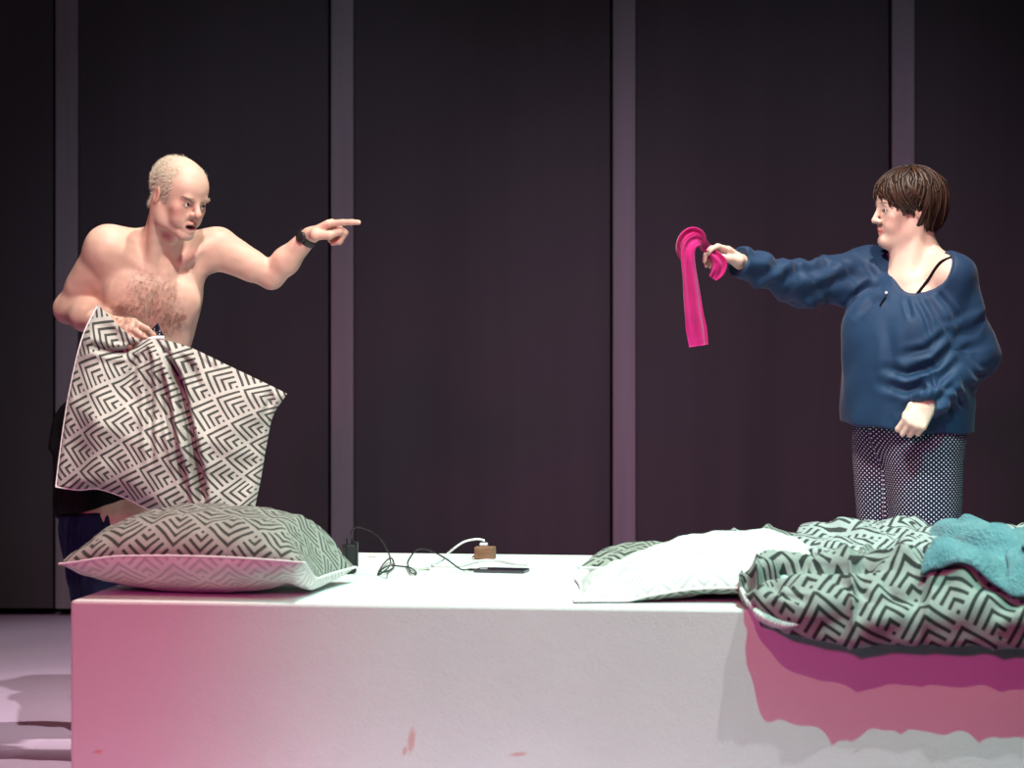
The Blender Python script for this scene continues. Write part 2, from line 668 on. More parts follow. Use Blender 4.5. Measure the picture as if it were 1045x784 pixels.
def add_head(S, L, open_mouth=False, male=True):
    s = L.s
    R = L.R
    e = lambda c, r, k=.02, op='u': S.ell(L(*c), np.array(r) * s, R, k * s, op)
    rc = lambda a, b, ra, rb, k=.02, op='u': S.rc(L(*a), L(*b), ra * s, rb * s, k * s, op)
    e((0, -.018, .035), (.076, .097, .084), .02)
    e((0, .030, .030), (.064, .062, .066), .03)                 # forehead
    e((0, .028, -.040), (.058, .060, .074), .03)                # face
    for q in (-1, 1):
        rc((q * .054, -.012, -.045), (q * .046, .012, -.082), .020, .016, .02)
        rc((q * .046, .012, -.082), (q * .010, .076, -.104), .016, .015, .025)
        S.ball(L(q * .044, .060, -.026), .019 * s, .02 * s)      # cheekbone
        S.ball(L(q * .032, .064, -.058), .022 * s, .02 * s)
    rc((-.012, .081, -.103), (.012, .081, -.103), .0155, .0155, .012)
    rc((-.034, .078, .013), (.034, .078, .013), .0115, .0115, .014)   # brow
    for q in (-1, 1):
        S.ball(L(q * .031, .098, -.004), .0135 * s, .012 * s, 's')    # eye socket
        S.ball(L(q * .031, .0745, -.005), .0132 * s, .004 * s)        # lids around the eyeball
        rc((q * .044, .074, -.003), (q * .018, .083, -.0005), .004, .004, .006)
    nt_r = .0105 if male else .0088
    nz = .007 if male else 0.0
    rc((0, .086, .010), (0, .110, -.033 + nz), .0075, nt_r - .0004, .010)          # nose
    S.ball(L(0, .109, -.036 + nz), nt_r * s, .008 * s)
    for q in (-1, 1):
        S.ball(L(q * .0125, .097, -.039 + nz), .0082 * s, .006 * s)
        S.ball(L(q * .007, .103, -.0475 + nz), .0035 * s, .003 * s, 's')
    if open_mouth:
        e((0, .086, -.076), (.028, .018, .019), .010)
        e((0, .094, -.0745), (.021, .024, .0115), .004, 's')
        for q in (-1, 1):
            rc((q * .024, .082, -.071), (0, .0945, -.0625), .0045, .0052, .005)
            rc((q * .023, .081, -.075), (0, .0925, -.0885), .0045, .0060, .005)
            rc((q * .019, .088, -.040), (q * .034, .074, -.074), .006, .005, .008)   # fold beside the mouth
    else:
        for q in (-1, 1):
            rc((q * .023, .081, -.068), (0, .0945, -.0645), .0045, .0058, .005)
            rc((q * .022, .081, -.071), (0, .0925, -.0765), .0045, .0066, .005)
    for q in (-1, 1):                                                  # ears
        A = L.R.copy()
        a = math.radians(16 * q)
        ear = np.array([math.cos(a) * A[0] - math.sin(a) * A[1] * 1.0, math.cos(a) * A[1] + math.sin(a) * A[0], A[2]])
        S.ell(L(q * .079, -.014, -.012), np.array((.009, .019, .031)) * s, ear, .005 * s)
        S.ell(L(q * .088, -.011, -.008), np.array((.006, .010, .017)) * s, ear, .004 * s, 's')


def add_hand(S, W, d, n, t, fingers, thumb, s=1.0, palm=.088):
    """W wrist, d towards the knuckles, n the way the palm looks, t towards the thumb.
    fingers: four (mcp, pip, dip) curls in degrees, index first, with an optional sideways spread;
    thumb: points in (d, n, t) coordinates"""
    d = nrm(d); t = nrm(t - d * np.dot(t, d)); n0 = np.cross(d, t)
    n = n0 if np.dot(n0, n) > 0 else -n0
    lens = [(.043, .026, .021), (.047, .030, .022), (.043, .028, .021), (.033, .021, .018)]
    offs = [.029, .0095, -.010, -.0275]
    fw = [palm, palm + .003, palm - .002, palm - .010]
    tips = []
    for i in range(4):
        base = W + s * (d * fw[i] + t * offs[i])
        S.rc(W + s * (d * .012 + t * offs[i] * .55), base, .0155 * s, .0120 * s, .012 * s)
        cur, ang = base, 0.0
        spread = math.radians(fingers[i][3]) if len(fingers[i]) > 3 else 0
        r = [.0100, .0090, .0084, .0072]
        for j in range(3):
            ang += math.radians(fingers[i][j])
            v = (d * math.cos(spread) + t * math.sin(spread)) * math.cos(ang) + n * math.sin(ang)
            nx = cur + s * lens[i][j] * v
            S.rc(cur, nx, r[j] * s, r[j + 1] * s, .0035 * s)
            cur = nx
        tips.append(cur)
    tp = [W + s * (a * d + b * n + c * t) for a, b, c in thumb]
    S.rc(W + s * d * .015, tp[0], .016 * s, .0155 * s, .012 * s)
    rr = [.0150, .0115, .0100, .0085]
    for j in range(len(tp) - 1):
        S.rc(tp[j], tp[j + 1], rr[j] * s, rr[j + 1] * s, .006 * s)
    return tips


def eyeball(parent, L, q, gaze, r=.0112):
    c = L(q * .031, .0775, -.005)
    g = nrm(gaze[0] * L.R[0] + gaze[1] * L.R[1] + gaze[2] * L.R[2])
    a = nrm(np.cross(g, [0, 0, 1])); b = np.cross(g, a)
    nu, nv = 12, 16
    th = np.linspace(0, math.pi, nu)
    ph = np.linspace(0, 2 * math.pi, nv, endpoint=False)
    T, Ph = np.meshgrid(th, ph, indexing='ij')
    V = c + r * L.s * (np.cos(T)[..., None] * g + np.sin(T)[..., None] * (np.cos(Ph)[..., None] * a + np.sin(Ph)[..., None] * b))
    F = grid_faces(nu, nv, wrapv=True)
    fm = (np.arange(len(F)) // nv < 2).astype(int)
    return mk('eye', V.reshape(-1, 3), F, parent=parent, mats=[M_eye_w, M_iris], fmat=fm)


def strands(roots, dirs, length, width, bend, segs=3):
    """many fine flat-triangle-section hairs as one mesh"""
    n = len(roots)
    dirs = dirs / (np.linalg.norm(dirs, axis=1)[:, None] + 1e-9)
    side = np.cross(dirs, rng.normal(size=(n, 3)))
    side /= np.linalg.norm(side, axis=1)[:, None] + 1e-9
    b2 = np.cross(dirs, side)
    length = np.broadcast_to(length, (n,))
    V = []
    for j in range(segs + 1):
        f = j / segs
        c = roots + dirs * (length * f)[:, None] + bend * (length * f * f)[:, None]
        w = width * (1 - .8 * f)
        for k in range(3):
            a = 2 * math.pi * k / 3
            V.append(c + w * (math.cos(a) * side + math.sin(a) * b2))
    V = np.stack(V, 1)                                   # n, (segs+1)*3, 3
    m = (segs + 1) * 3
    f = []
    for j in range(segs):
        for k in range(3):
            f.append((j * 3 + k, j * 3 + (k + 1) % 3, (j + 1) * 3 + (k + 1) % 3, (j + 1) * 3 + k))
    f = np.array(f)
    F = (np.arange(n)[:, None, None] * m + f[None]).reshape(-1, 4)
    return V.reshape(-1, 3), F


def sample_surface(V, Q, mask_v, n):
    q = Q[mask_v[Q].all(1)]
    q = q[rng.integers(0, len(q), n)]
    w = rng.dirichlet((1, 1, 1, 1), n)
    return (V[q] * w[..., None]).sum(1), q[:, 0]


# ------------------------------------------------------------------ the man
def build_man():
    root = empty('person', (P(120, 740, 8.1)[0], 8.1, 0))
    tag(root, 'bare-chested balding man pointing right and clutching a patterned pillow to his waist', 'person')
    hipc = P(129, 430, 8.12)
    neckb = P(164, 247, 7.93)
    u = nrm(neckb - hipc)
    f = np.array([math.sin(math.radians(14)), -math.cos(math.radians(14)), 0])
    f = nrm(f - u * f.dot(u))
    T = Loc(hipc, np.array([np.cross(u, f), f, u]))
    LT = np.linalg.norm(neckb - hipc)
    c = LT / .53
    S = Sdf()
    e = lambda cc, r, k=.03, op='u': S.ell(T(cc[0], cc[1], cc[2] * c), r, T.R, k, op)
    # trunk
    e((0, 0, .0), (.165, .112, .12), .04)
    e((0, .012, .16), (.126, .100, .17), .06)
    e((0, .004, .31), (.132, .106, .17), .06)
    e((0, -.012, .40), (.140, .090, .10), .05)
    for q in (-1, 1):
        e((q * .058, .066, .390), (.070, .030, .058), .05)      # chest muscle
        e((q * .082, -.02, .32), (.05, .075, .12), .05)          # flank
    e((0, .119, .37), (.004, .016, .07), .02, 's')                # breastbone groove
    S.ball(T(0, .118, .085 * c), .010, .02, 's')
    # shoulders
    shR, shL = P(110, 255, 7.92), P(222, 254.5, 7.99)
    for q, sh in ((-1, shR), (1, shL)):
        S.rc(T(q * .06, -.02, .455 * c), sh, .062, .056 if q < 0 else .047, .04)
        S.rc(T(q * .022, .062, .462 * c), sh + np.array([0, -.035, .030]), .011, .012, .022)   # collar bone
        S.rc(T(q * .03, -.045, .520 * c), sh + np.array([0, .02, .020]), .030, .028, .05)      # trapezius
    # neck and head
    HL = Loc(P(183, 199.5, 7.85), frame(46, 21, 3), 0.875)
    nb = T(0, -.012, .45 * c)
    S.rc(nb, HL(0, -.030, -.045), .057, .050, .035)
    for q in (-1, 1):
        S.rc(T(q * .018, .05, .470 * c), HL(q * .062, -.022, -.04), .013, .018, .022)
    S.ball(HL(0, .020, -.135), .017, .02)
    add_head(S, HL, True, True)
    # left arm (image right), pointing
    el, wr = P(277, 282, 8.02), P(316, 241, 7.96)
    el = np.array(el); 
    S.rc(shL, shL * .4 + el * .6, .045, .039, .045)
    S.rc(shL * .62 + el * .38 + np.array([0, 0, .004]), el, .042, .034, .03)
    S.rc(el, el * .62 + wr * .38, .034, .037, .02)
    S.rc(el * .62 + wr * .38, wr, .037, .0255, .02)
    dh = nrm(P(345, 225, 7.93) - wr)
    tipsL = add_hand(S, np.array(wr), dh, np.array([.15, .25, -1.0]), np.array([.1, -1, .15]),
                     [(22, 4, 2, 0), (62, 88, 45), (72, 92, 50), (78, 95, 50)],
                     [(.032, .012, .038), (.068, .030, .036), (.098, .034, .022)], 1.0, .078)
    # right arm (image left), elbow out, hand gripping the pillow at his waist
    er, wrr = P(70, 315, 8.03), P(114, 333, 7.83)
    S.rc(shR, shR * .4 + er * .6, .052, .044, .055)
    S.rc(shR * .6 + er * .4, er, .046, .040, .03)
    S.rc(er, er * .6 + wrr * .4, .040, .042, .02)
    S.rc(er * .6 + wrr * .4, wrr, .042, .028, .02)
    dr = nrm(P(137, 339, 7.745) - wrr)
    add_hand(S, np.array(wrr), dr, np.array([-.2, .6, -.8]), np.array([.25, .5, .65]),
             [(38, 42, 20, 4), (42, 42, 20), (46, 42, 20), (52, 44, 20, -5)],
             [(.030, .020, .034), (.062, .036, .034), (.088, .050, .022)], 1.0, .080)
    # legs and feet
    hR, hL = P(98, 442, 8.12), P(141, 442, 8.15)
    kR, kL = P(99, 588, 8.10), P(146, 590, 8.13)
    aR, aL = P(104, 726, 8.16), P(152, 727, 8.19)
    for h, k_, a in ((hR, kR, aR), (hL, kL, aL)):
        S.rc(h, k_, .086, .055, .05)
        S.rc(k_, k_ * .65 + a * .35 + np.array([0, .012, 0]), .054, .057, .03)
        S.rc(k_ * .65 + a * .35 + np.array([0, .012, 0]), a, .055, .036, .03)
        z = np.array([a[0], a[1], .038])
        S.rc(a, z, .038, .038, .03)
        S.rc(np.array([a[0], a[1] + .04, .036]), np.array([a[0] + .01, a[1] - .15, .026]), .036, .026, .03)
        S.ell(np.array([a[0] + .01, a[1] - .15, .022]), (.044, .06, .022), None, .02)
    V, Q = S.mesh(.003, 1)
    # colours
    C = np.tile(np.array([.70, .458, .362]), (len(V), 1))
    C *= (1 + .05 * sinnoise(V, 9, 3) + .04 * sinnoise(V, 30, 4))[:, None]
    h = HL.inv(V)
    inh = (np.linalg.norm(h - np.array([0, 0, -.01]), axis=1) < .16)

    def blot(cen, rad, colr, amt=1.0, pts=h, ok=inh):
        d = np.linalg.norm((pts - np.array(cen)) / np.array(rad), axis=1)
        w = (sstep(1.2, .6, d) * amt * ok)[:, None]
        C[:] = C * (1 - w) + np.array(colr) * w
    ruddy = (.62, .27, .22)
    for q in (-1, 1):
        blot((q * .042, .065, -.035), (.03, .03, .03), ruddy, .6)
        blot((q * .080, -.012, -.012), (.02, .03, .04), ruddy, .65)
    blot((0, .108, -.029), (.016, .02, .014), ruddy, .7)
    blot((0, .07, -.04), (.09, .09, .10), (.68, .38, .31), .35)
    blot((0, .09, -.073), (.027, .03, .0155), (.45, .16, .15), .85)
    blot((0, .086, -.0745), (.020, .02, .0105), (.05, .012, .012), .95)
    for q in (-1, 1):
        blot((q * .033, .086, .017), (.021, .02, .0042), (.33, .24, .18), .8)
        blot((q * .031, .09, -.006), (.020, .02, .006), (.34, .17, .14), .7)
    stub = inh & (h[:, 2] < -.05) & (h[:, 1] > -.01)
    w = (stub * sstep(-.05, -.07, h[:, 2]) * .22 * (.7 + .3 * sinnoise(V, 120, 5)))[:, None]
    C[:] = C * (1 - w) + np.array([.5, .4, .36]) * w
    # cropped grey hair region on the scalp
    side = np.abs(h[:, 0])
    hairv = inh & (h[:, 1] < .036 + .10 * np.clip(-h[:, 2], 0, 1)) & (h[:, 2] > -.062 + .55 * np.clip(h[:, 1] + .055, 0, .2)) & \
        ((h[:, 2] < .096) | (h[:, 1] < -.030)) & (side > .010) & ~((side > .0745) & (h[:, 2] < .022) & (h[:, 1] > -.035) & (h[:, 1] < .012))
    hw = hairv.astype(float)
    for _ in range(14):
        hw = lap(np.stack([hw] * 3, 1), Q, .6)[:, 0]
    w = (hw * (.50 + .25 * sinnoise(V, 90, 6)))[:, None].clip(0, 1)
    C[:] = C * (1 - w) + np.array([.58, .49, .38]) * w
    # chest hair, nipples
    t = T.inv(V)
    t[:, 2] /= c
    front = t[:, 1] > .03
    dens = np.zeros(len(V))
    for (cx, cz, rx, rz, am) in ((.044, .352, .050, .042, 1), (-.050, .352, .062, .042, 1), (-.03, .42, .070, .07, .55), (.03, .42, .055, .06, .45), (0, .318, .085, .022, .8), (0, .22, .012, .09, .22)):
        d = ((t[:, 0] - cx) / rx) ** 2 + ((t[:, 2] - cz) / rz) ** 2
        dens = np.maximum(dens, am * np.exp(-d * 1.1))
    dens *= front
    ch = dens * (.30 + .28 * sinnoise(V, 70, 8)).clip(0, 1)
    C[:] = C * (1 - ch[:, None]) + np.array([.23, .14, .105]) * ch[:, None]
    okc = front
    for q in (-1, 1):
        blot((q * .088, .10, .362), (.012, .05, .011), (.42, .19, .16), .9, t, okc)
    # pink elbows, knuckles and hands
    for pnt, rad in ((el, .05), (er, .05), (tipsL[1], .05)):
        d = np.linalg.norm(V - pnt, axis=1)
        w = (sstep(rad, .01, d) * .45)[:, None]
        C[:] = C * (1 - w) + np.array([.66, .30, .26]) * w
    # armpit hair
    ap = shL + np.array([-.02, -.005, -.06])
    d = np.linalg.norm(V - ap, axis=1)
    w = (sstep(.035, .012, d) * .5)[:, None]
    C[:] = C * (1 - w) + np.array([.2, .12, .09]) * w
    C = C.clip(0, 1)
    N = vnormals(V, Q)
    mk('body', V, Q, M_skin, root, cattr=C)
    for q in (-1, 1):
        eyeball(root, HL, q, (.12, 1, .28))
    # inside of the mouth: a row of teeth
    pts = np.array([HL(x, .086 - 18 * x * x, -.0675) for x in np.linspace(-.016, .016, 9)])
    Vt, Ft = tube(pts, .0026, 6)
    mk('teeth', Vt, Ft, plain('teeth', (.7, .64, .55), .3, .5), root)
    # hair: short strands on the sides and back of the head
    pr, iv = sample_surface(V, Q, hw > .12, 5200)
    keep = rng.random(len(pr)) < hw[iv] * 1.2
    pr, iv = pr[keep], iv[keep]
    hl = HL.inv(pr)
    flow = HL.R[2] * -.45 + HL.R[1] * -.55
    dirs = N[iv] * .55 + flow + .25 * rng.normal(size=(len(pr), 3))
    Vs, Fs = strands(pr - N[iv] * .001, dirs, .009 + .005 * rng.random(len(pr)), .0007, np.zeros(3), 2)
    cs = np.repeat(np.array([.70, .62, .50]) * (.75 + .5 * rng.random((len(pr), 1))), len(Vs) // len(pr), 0)
    tag(mk('hair', Vs, Fs, M_hair, root, cattr=cs), kind='stuff')
    for q in (-1, 1):
        brow = inh & (np.abs(h[:, 0] - q * .033) < .021) & (np.abs(h[:, 2] - .0085 - .22 * np.abs(h[:, 0])) < .0042) & (h[:, 1] > .055)
        pr, iv = sample_surface(V, Q, brow, 170)
        dirs = N[iv] * .5 + HL.R[0] * q * .7 + .2 * rng.normal(size=(len(pr), 3))
        Vs, Fs = strands(pr, dirs, .008, .0006, np.zeros(3), 2)
        tag(mk('eyebrow', Vs, Fs, M_hair, root, cattr=np.tile([.36, .28, .21], (len(Vs), 1))), kind='stuff')
    sel = (dens > .3) & (rng.random(len(V)) < 1)
    pr, iv = sample_surface(V, Q, sel, 4200)
    keep = rng.random(len(pr)) < dens[iv] * 1.3
    pr, iv = pr[keep], iv[keep]
    dirs = N[iv] * .35 - T.R[2] * .5 + .7 * rng.normal(size=(len(pr), 3))
    Vs, Fs = strands(pr, dirs, .012 + .01 * rng.random(len(pr)), .00045, N[iv] * -.3, 3)
    tag(mk('chest_hair', Vs, Fs, M_hair, root, cattr=np.tile([.30, .19, .14], (len(Vs), 1))), kind='stuff')
    # wrist watch
    w0 = wr - dh * .004
    ax = nrm(wr - el)
    a = nrm(np.cross(ax, [0, 1, .2])); b = np.cross(ax, a)
    wt = empty('wristwatch', (0, 0, 0)); wt.parent = root
    wt.location = tuple(np.array(w0) - np.array(root.location))
    n, prof = 40, [(-.009, .0275), (-.010, .0295), (-.007, .0312), (.007, .0312), (.010, .0295), (.009, .0275)]
    th = np.linspace(0, 2 * math.pi, n, endpoint=False)
    V2 = np.array([[w0 + ax * (x - .006) + r * (math.cos(q) * a + math.sin(q) * b) for (x, r) in prof] for q in th]).reshape(-1, 3)
    mk('strap', V2, grid_faces(n, len(prof), wrapu=True, wrapv=True), M_black_plastic, wt)
    cdir = nrm(np.array([-.35, -.9, .25]) - ax * np.dot(ax, [-.35, -.9, .25]))
    side_ = np.cross(ax, cdir)
    V3 = []
    for k_, (hh, rr) in enumerate(((.024, .0150), (.0335, .0150), (.0350, .0128), (.0348, .0))):
        for q in np.linspace(0, 2 * math.pi, 24, endpoint=False):
            V3.append(w0 - ax * .006 + cdir * hh + rr * (math.cos(q) * ax + math.sin(q) * side_))
    mk('watch_case', np.array(V3), grid_faces(4, 24, wrapv=True), M_black_plastic, wt)
    # black shorts, loose at the left
    K = Sdf()
    K.ell(T(0, 0, -.01), (.182, .128, .125), T.R, .04)
    K.rc(hR + np.array([.01, -.005, -.02]), P(90, 512, 8.10), .100, .092, .06)
    K.rc(hL + np.array([.005, 0, -.02]), P(143, 505, 8.13), .104, .088, .06)
    K.rc(P(72, 424, 8.13), P(55, 456, 8.11), .026, .009, .03)
    K.rc(P(76, 440, 8.13), P(66, 520, 8.11), .030, .018, .05)
    K.cut(P(88, 521, 8.1), np.array([.28, 0, -1.0]), .006)
    Vk, Qk = K.mesh(.005, 2)
    Nk = vnormals(Vk, Qk)
    Vk = Vk + Nk * (.005 * sinnoise(Vk * np.array([1, 1, .25]), 14, 21))[:, None]
    mk('shorts', Vk, Qk, M_black_cloth, root)
    # blue trousers let down to the thighs
    J = Sdf()
    J.rc(P(87, 535, 8.09), P(97, 592, 8.09), .078, .066, .04)
    J.rc(P(97, 592, 8.09), P(104, 735, 8.15), .066, .060, .04)
    J.rc(P(146, 556, 8.13), P(147, 600, 8.12), .078, .070, .04)
    J.rc(P(147, 600, 8.12), P(152, 735, 8.18), .070, .060, .04)
    J.cut(P(100, 522, 8.1), np.array([-.1, 0, 1.0]), .008)
    J.cut(np.array([0, 8.1, .03]), np.array([0, 0, -1.0]), .006)
    Vj, Qj = J.mesh(.005, 2)
    Nj = vnormals(Vj, Qj)
    fold = np.sin(Vj[:, 0] * 230 + 6 * sinnoise(Vj * np.array([1, 1, .2]), 6, 31)) * .006
    Vj = Vj + Nj * (fold * (np.abs(Nj[:, 2]) < .6))[:, None]
    mk('trousers', Vj, Qj, M_jeans, root)
    return root


man = build_man()


# ------------------------------------------------------------------ the woman
def build_woman():
    WY0 = 8.42
    root = empty('person', (P(930, 740, WY0)[0], WY0, 0))
    tag(root, 'dark-haired woman in navy top and spotted trousers holding out a pink garment', 'person')
    hipc = P(928, 448, WY0)
    neckb = P(931, 266, WY0 - .02)
    u = nrm(neckb - hipc)
    yw = math.radians(-38)
    f = np.array([math.sin(yw), -math.cos(yw), 0])
    f = nrm(f - u * f.dot(u))
    T = Loc(hipc, np.array([np.cross(u, f), f, u]))
    c = np.linalg.norm(neckb - hipc) / .53
    shR, shL = P(889, 276, 8.53), P(970, 283, 8.32)
    elR, wrR = P(818, 290, 8.37), P(757, 268, 8.23)
    elL, wrL = P(996, 362, 8.36), P(947, 413, 8.17)
    hR, hL = P(905, 455, 8.50), P(944, 455, 8.36)
    kR, kL = P(908, 590, 8.49), P(945, 592, 8.37)
    aR, aL = P(910, 722, 8.53), P(945, 724, 8.42)
    HL = Loc(P(924.5, 212, 8.42), frame(-76, 4, 0), .925)

    def trunk(S, g, shirt):
        e = lambda cc, r, k=.03, op='u': S.ell(T(cc[0], cc[1], cc[2] * c), np.array(r) + g, T.R, k, op)
        e((0, -.005, .02), (.168, .128, .12), .05)
        e((0, .012, .17), (.150, .122, .16), .07)
        e((0, .0, .34), (.148, .108, .16), .06)
        e((0, -.012, .41), (.142, .085, .085), .05)
        for q in (-1, 1):
            S.ell(T(q * .074, .088, .315 * c), np.array((.078, .072, .075)) + g, T.R, .05 if not shirt else .09)
        for q, sh in ((-1, shR), (1, shL)):
            S.rc(T(q * .06, -.02, .455 * c), sh, .052 + g, .050 + g, .045)
    S = Sdf()
    trunk(S, 0, False)
    for q, sh in ((-1, shR), (1, shL)):
        S.rc(T(q * .02, .055, .468 * c), sh + np.array([0, -.02, .028]), .010, .010, .022)
        S.rc(T(q * .03, -.035, .540 * c), sh + np.array([0, .01, .022 if q > 0 else 0]), .046 if q > 0 else .032, .034 if q > 0 else .022, .05)
    S.rc(T(0, -.015, .45 * c), HL(0, -.030, -.045), .064, .056, .03)
    for q in (-1, 1):
        S.rc(T(q * .016, .045, .472 * c), HL(q * .058, -.024, -.04), .010, .015, .02)
    S.ell(HL(0, .020, -.100), np.array((.046, .060, .034)), HL.R, .03)
    S.rc(HL(0, .0, -.10), T(0, .03, .47 * c), .045, .045, .03)
    add_head(S, HL, False, False)
    for a, b_, w_ in ((shR, elR, wrR), (shL, elL, wrL)):
        S.rc(a, b_, .050, .038, .03)
        S.rc(b_, b_ * .6 + w_ * .4, .038, .037, .02)
        S.rc(b_ * .6 + w_ * .4, w_, .037, .024, .02)
    for h_, k_, a in ((hR, kR, aR), (hL, kL, aL)):
        S.rc(h_, k_, .095, .058, .05)
        S.rc(k_, k_ * .65 + a * .35, .056, .056, .03)
        S.rc(k_ * .65 + a * .35, a, .056, .034, .03)
        S.rc(a, np.array([a[0], a[1], .036]), .036, .036, .03)
        S.rc(np.array([a[0] + .02, a[1] + .02, .034]), np.array([a[0] - .08, a[1] - .10, .024]), .034, .024, .03)
    # outstretched right hand pinching the garment
    dR = nrm(P(728, 250, 8.18) - wrR)
    add_hand(S, wrR, dR, np.array([-.25, -.25, -1.0]), np.array([-.1, -.9, .35]),
             [(14, 34, 20, 3), (22, 46, 28), (30, 52, 30), (38, 54, 30, -3)],
             [(.034, .014, .034), (.070, .026, .034), (.105, .036, .026)], .92, .082)
    # left hand, loosely closed in front of the thigh
    dL = nrm(P(930, 436, 8.14) - wrL)
    add_hand(S, wrL, dL, np.array([.35, .8, .2]), np.array([-.85, .1, .5]) * 1.0,
             [(48, 60, 30), (54, 66, 32), (60, 70, 34), (66, 72, 34)],
             [(.030, .014, .034), (.060, .024, .034), (.086, .036, .024)], .95, .080)
    V, Q = S.mesh(.0032, 1)
    C = np.tile(np.array([.76, .56, .46]), (len(V), 1))
    C *= (1 + .03 * sinnoise(V, 10, 3))[:, None]
    h = HL.inv(V)
    inh = np.linalg.norm(h - np.array([0, 0, -.01]), axis=1) < .16

    def blot(cen, rad, colr, amt):
        d = np.linalg.norm((h - np.array(cen)) / np.array(rad), axis=1)
        w = (sstep(1.2, .6, d) * amt * inh)[:, None]
        C[:] = C * (1 - w) + np.array(colr) * w
    for q in (-1, 1):
        blot((q * .048, .055, -.045), (.045, .045, .045), (.76, .42, .36), .4)
        blot((q * .08, -.012, -.012), (.02, .03, .04), (.72, .36, .31), .6)
        blot((q * .033, .086, .019), (.021, .02, .0038), (.12, .07, .05), .8)
        blot((q * .031, .09, -.006), (.020, .02, .0055), (.14, .08, .07), .8)
    blot((0, .092, -.070), (.024, .03, .0115), (.58, .20, .19), .85)
    blot((0, .1, -.0702), (.022, .03, .0018), (.25, .07, .07), .8)
    mk('body', V, Q, M_skin, root, cattr=C.clip(0, 1))
    for q in (-1, 1):
        eyeball(root, HL, q, (0, 1, -.02))

    # ---- navy long-sleeved top
    K = Sdf()
    for (b_, w_, r_) in ((elR, wrR, .047), (elL, wrL, .043)):
        K.rc(b_, w_, .060, r_, .03)
        ax = nrm(w_ - b_)
        K.rc(w_ + ax * .064, w_ + ax * .10, .064, .064, .005, 's')
    K.rc(shR, elR, .070, .060, .045)
    K.rc(shL, elL, .071, .063, .045)
    trunk(K, .013, True)
    K.ell(T(0, .022, .11 * c), (.178, .158, .20), T.R, .06)
    K.rc(T(-.035, .045, .24 * c), T(-.035, .030, -.01), .138, .142, .06)
    K.rc(T(.035, .02, .24 * c), T(.04, .0, .0), .135, .142, .06)
    K.rc(shR * .8 + T(-.06, .05, .30 * c) * .2, shR * .45 + elR * .55 + np.array([0, 0, -.012]), .074, .055, .05)
    K.cut(T(0, 0, .034 * c), -T.R[2] + np.array([-.06, 0, 0]), .008)              # hem
    aw = nrm(wrR - elR)
    K.ell(P(938, 256, 8.22), np.array([.110, .20, .136]), None, .008, 's')        # neckline
    K.ell(P(943, 242, 8.43), np.array([.078, .15, .085]), None, .008, 's')
    Vk, Qk = K.mesh(.0034, 2)
    Nk = vnormals(Vk, Qk)
    px = CX + Vk[:, 0] * FPX / Vk[:, 1]; py = HOR - (Vk[:, 2] - CAMH) * FPX / Vk[:, 1]
    xy = np.stack([px, py], 1)
    disp = np.zeros(len(Vk))
    # sleeve wrinkles
    dA, tA = polydist(xy, [(975, 300), (1000, 362), (947, 413)])
    armL = (np.linalg.norm(Vk - (elL * .5 + wrL * .5), axis=1) < .19) & (dA < 32)
    ph = (px * .72 + py * .45)
    wr_ = np.sin(tA * 62 + 2.2 * sinnoise(Vk, 9, 41)) * (.5 + .5 * sinnoise(Vk, 7, 42).clip(-1, 1))
    disp += .0042 * wr_ * sstep(.40, .62, tA) * sstep(1.0, .93, tA) * sstep(36, 24, dA)
    disp += .0040 * np.sin(tA * 40 + 2 * sinnoise(Vk, 8, 43)) * sstep(.1, .2, tA) * sstep(.5, .35, tA) * sstep(30, 12, dA) * .7
    dB, tB = polydist(xy, [(885, 280), (818, 290), (757, 268)])
    m = sstep(880, 868, px) * sstep(30, 22, dB) * sstep(750, 775, px)
    disp += m * .0042 * np.sin((px * .10 + py * .26) + 2.4 * sinnoise(Vk, 5, 44))
    disp += m * .0022 * np.sin((px * .33 - py * .18) + 2.0 * sinnoise(Vk, 7, 45))
    # pulls at the shoulder, gathers under the neckline, drapes across the side
    for line, w, amp in (([(903, 303), (890, 309), (874, 322)], 3.2, -.007), ([(898, 290), (885, 293), (870, 303)], 3.0, -.006),
                         ([(880, 268), (893, 283)], 3.0, -.005),
                         ([(935, 305), (945, 325), (952, 350)], 2.5, -.0045), ([(925, 306), (930, 325)], 2.2, -.004),
                         ([(945, 303), (962, 328), (972, 345)], 2.8, -.0055), ([(955, 297), (978, 325)], 2.6, -.004),
                         ([(972, 352), (955, 372), (925, 382), (905, 376)], 4.0, -.010), ([(975, 372), (955, 392), (925, 398), (900, 392)], 4.2, -.010),
                         ([(968, 338), (945, 357), (920, 362)], 3.5, -.006), ([(978, 385), (955, 410), (920, 420)], 4.0, -.008),
                         ([(905, 330), (912, 380), (905, 425)], 5, -.004)):
        d_, t_ = polydist(xy, line)
        g = amp * np.exp(-(d_ / w) ** 2) - .6 * amp * np.exp(-((d_ - 2.1 * w) / (w * 1.1)) ** 2)
        disp += g * np.sin(np.pi * np.clip(t_, .02, .98)) ** .6 * (Nk[:, 1] < .1)
    disp += .0016 * sinnoise(Vk, 10, 46)
    Vk = Vk + Nk * (1.35 * disp)[:, None]
    Vk = lap(lap(Vk, Qk, .5), Qk, .5)
    t = NT('navy_jersey', .62, .25)
    a = t.ramp(t.noise(6, 3), .3, .7)
    t.base(t.mix(a, (.010, .036, .090), (.015, .048, .112)))
    t.b.inputs['Sheen Weight'].default_value = .12
    t.b.inputs['Sheen Roughness'].default_value = .4
    t.bump(t.math('ADD', t.noise(60, 3), t.noise(700, 1)), .12, .002)
    M_top = t.m
    top = mk('top', Vk, Qk, M_top, root)
    # keyhole slit and its pearl button below the neckline, rolled edge of the neckline
    tree_pts = Vk[(Nk[:, 1] < 0)]
    tpx = CX + tree_pts[:, 0] * FPX / tree_pts[:, 1]; tpy = HOR - (tree_pts[:, 2] - CAMH) * FPX / tree_pts[:, 1]

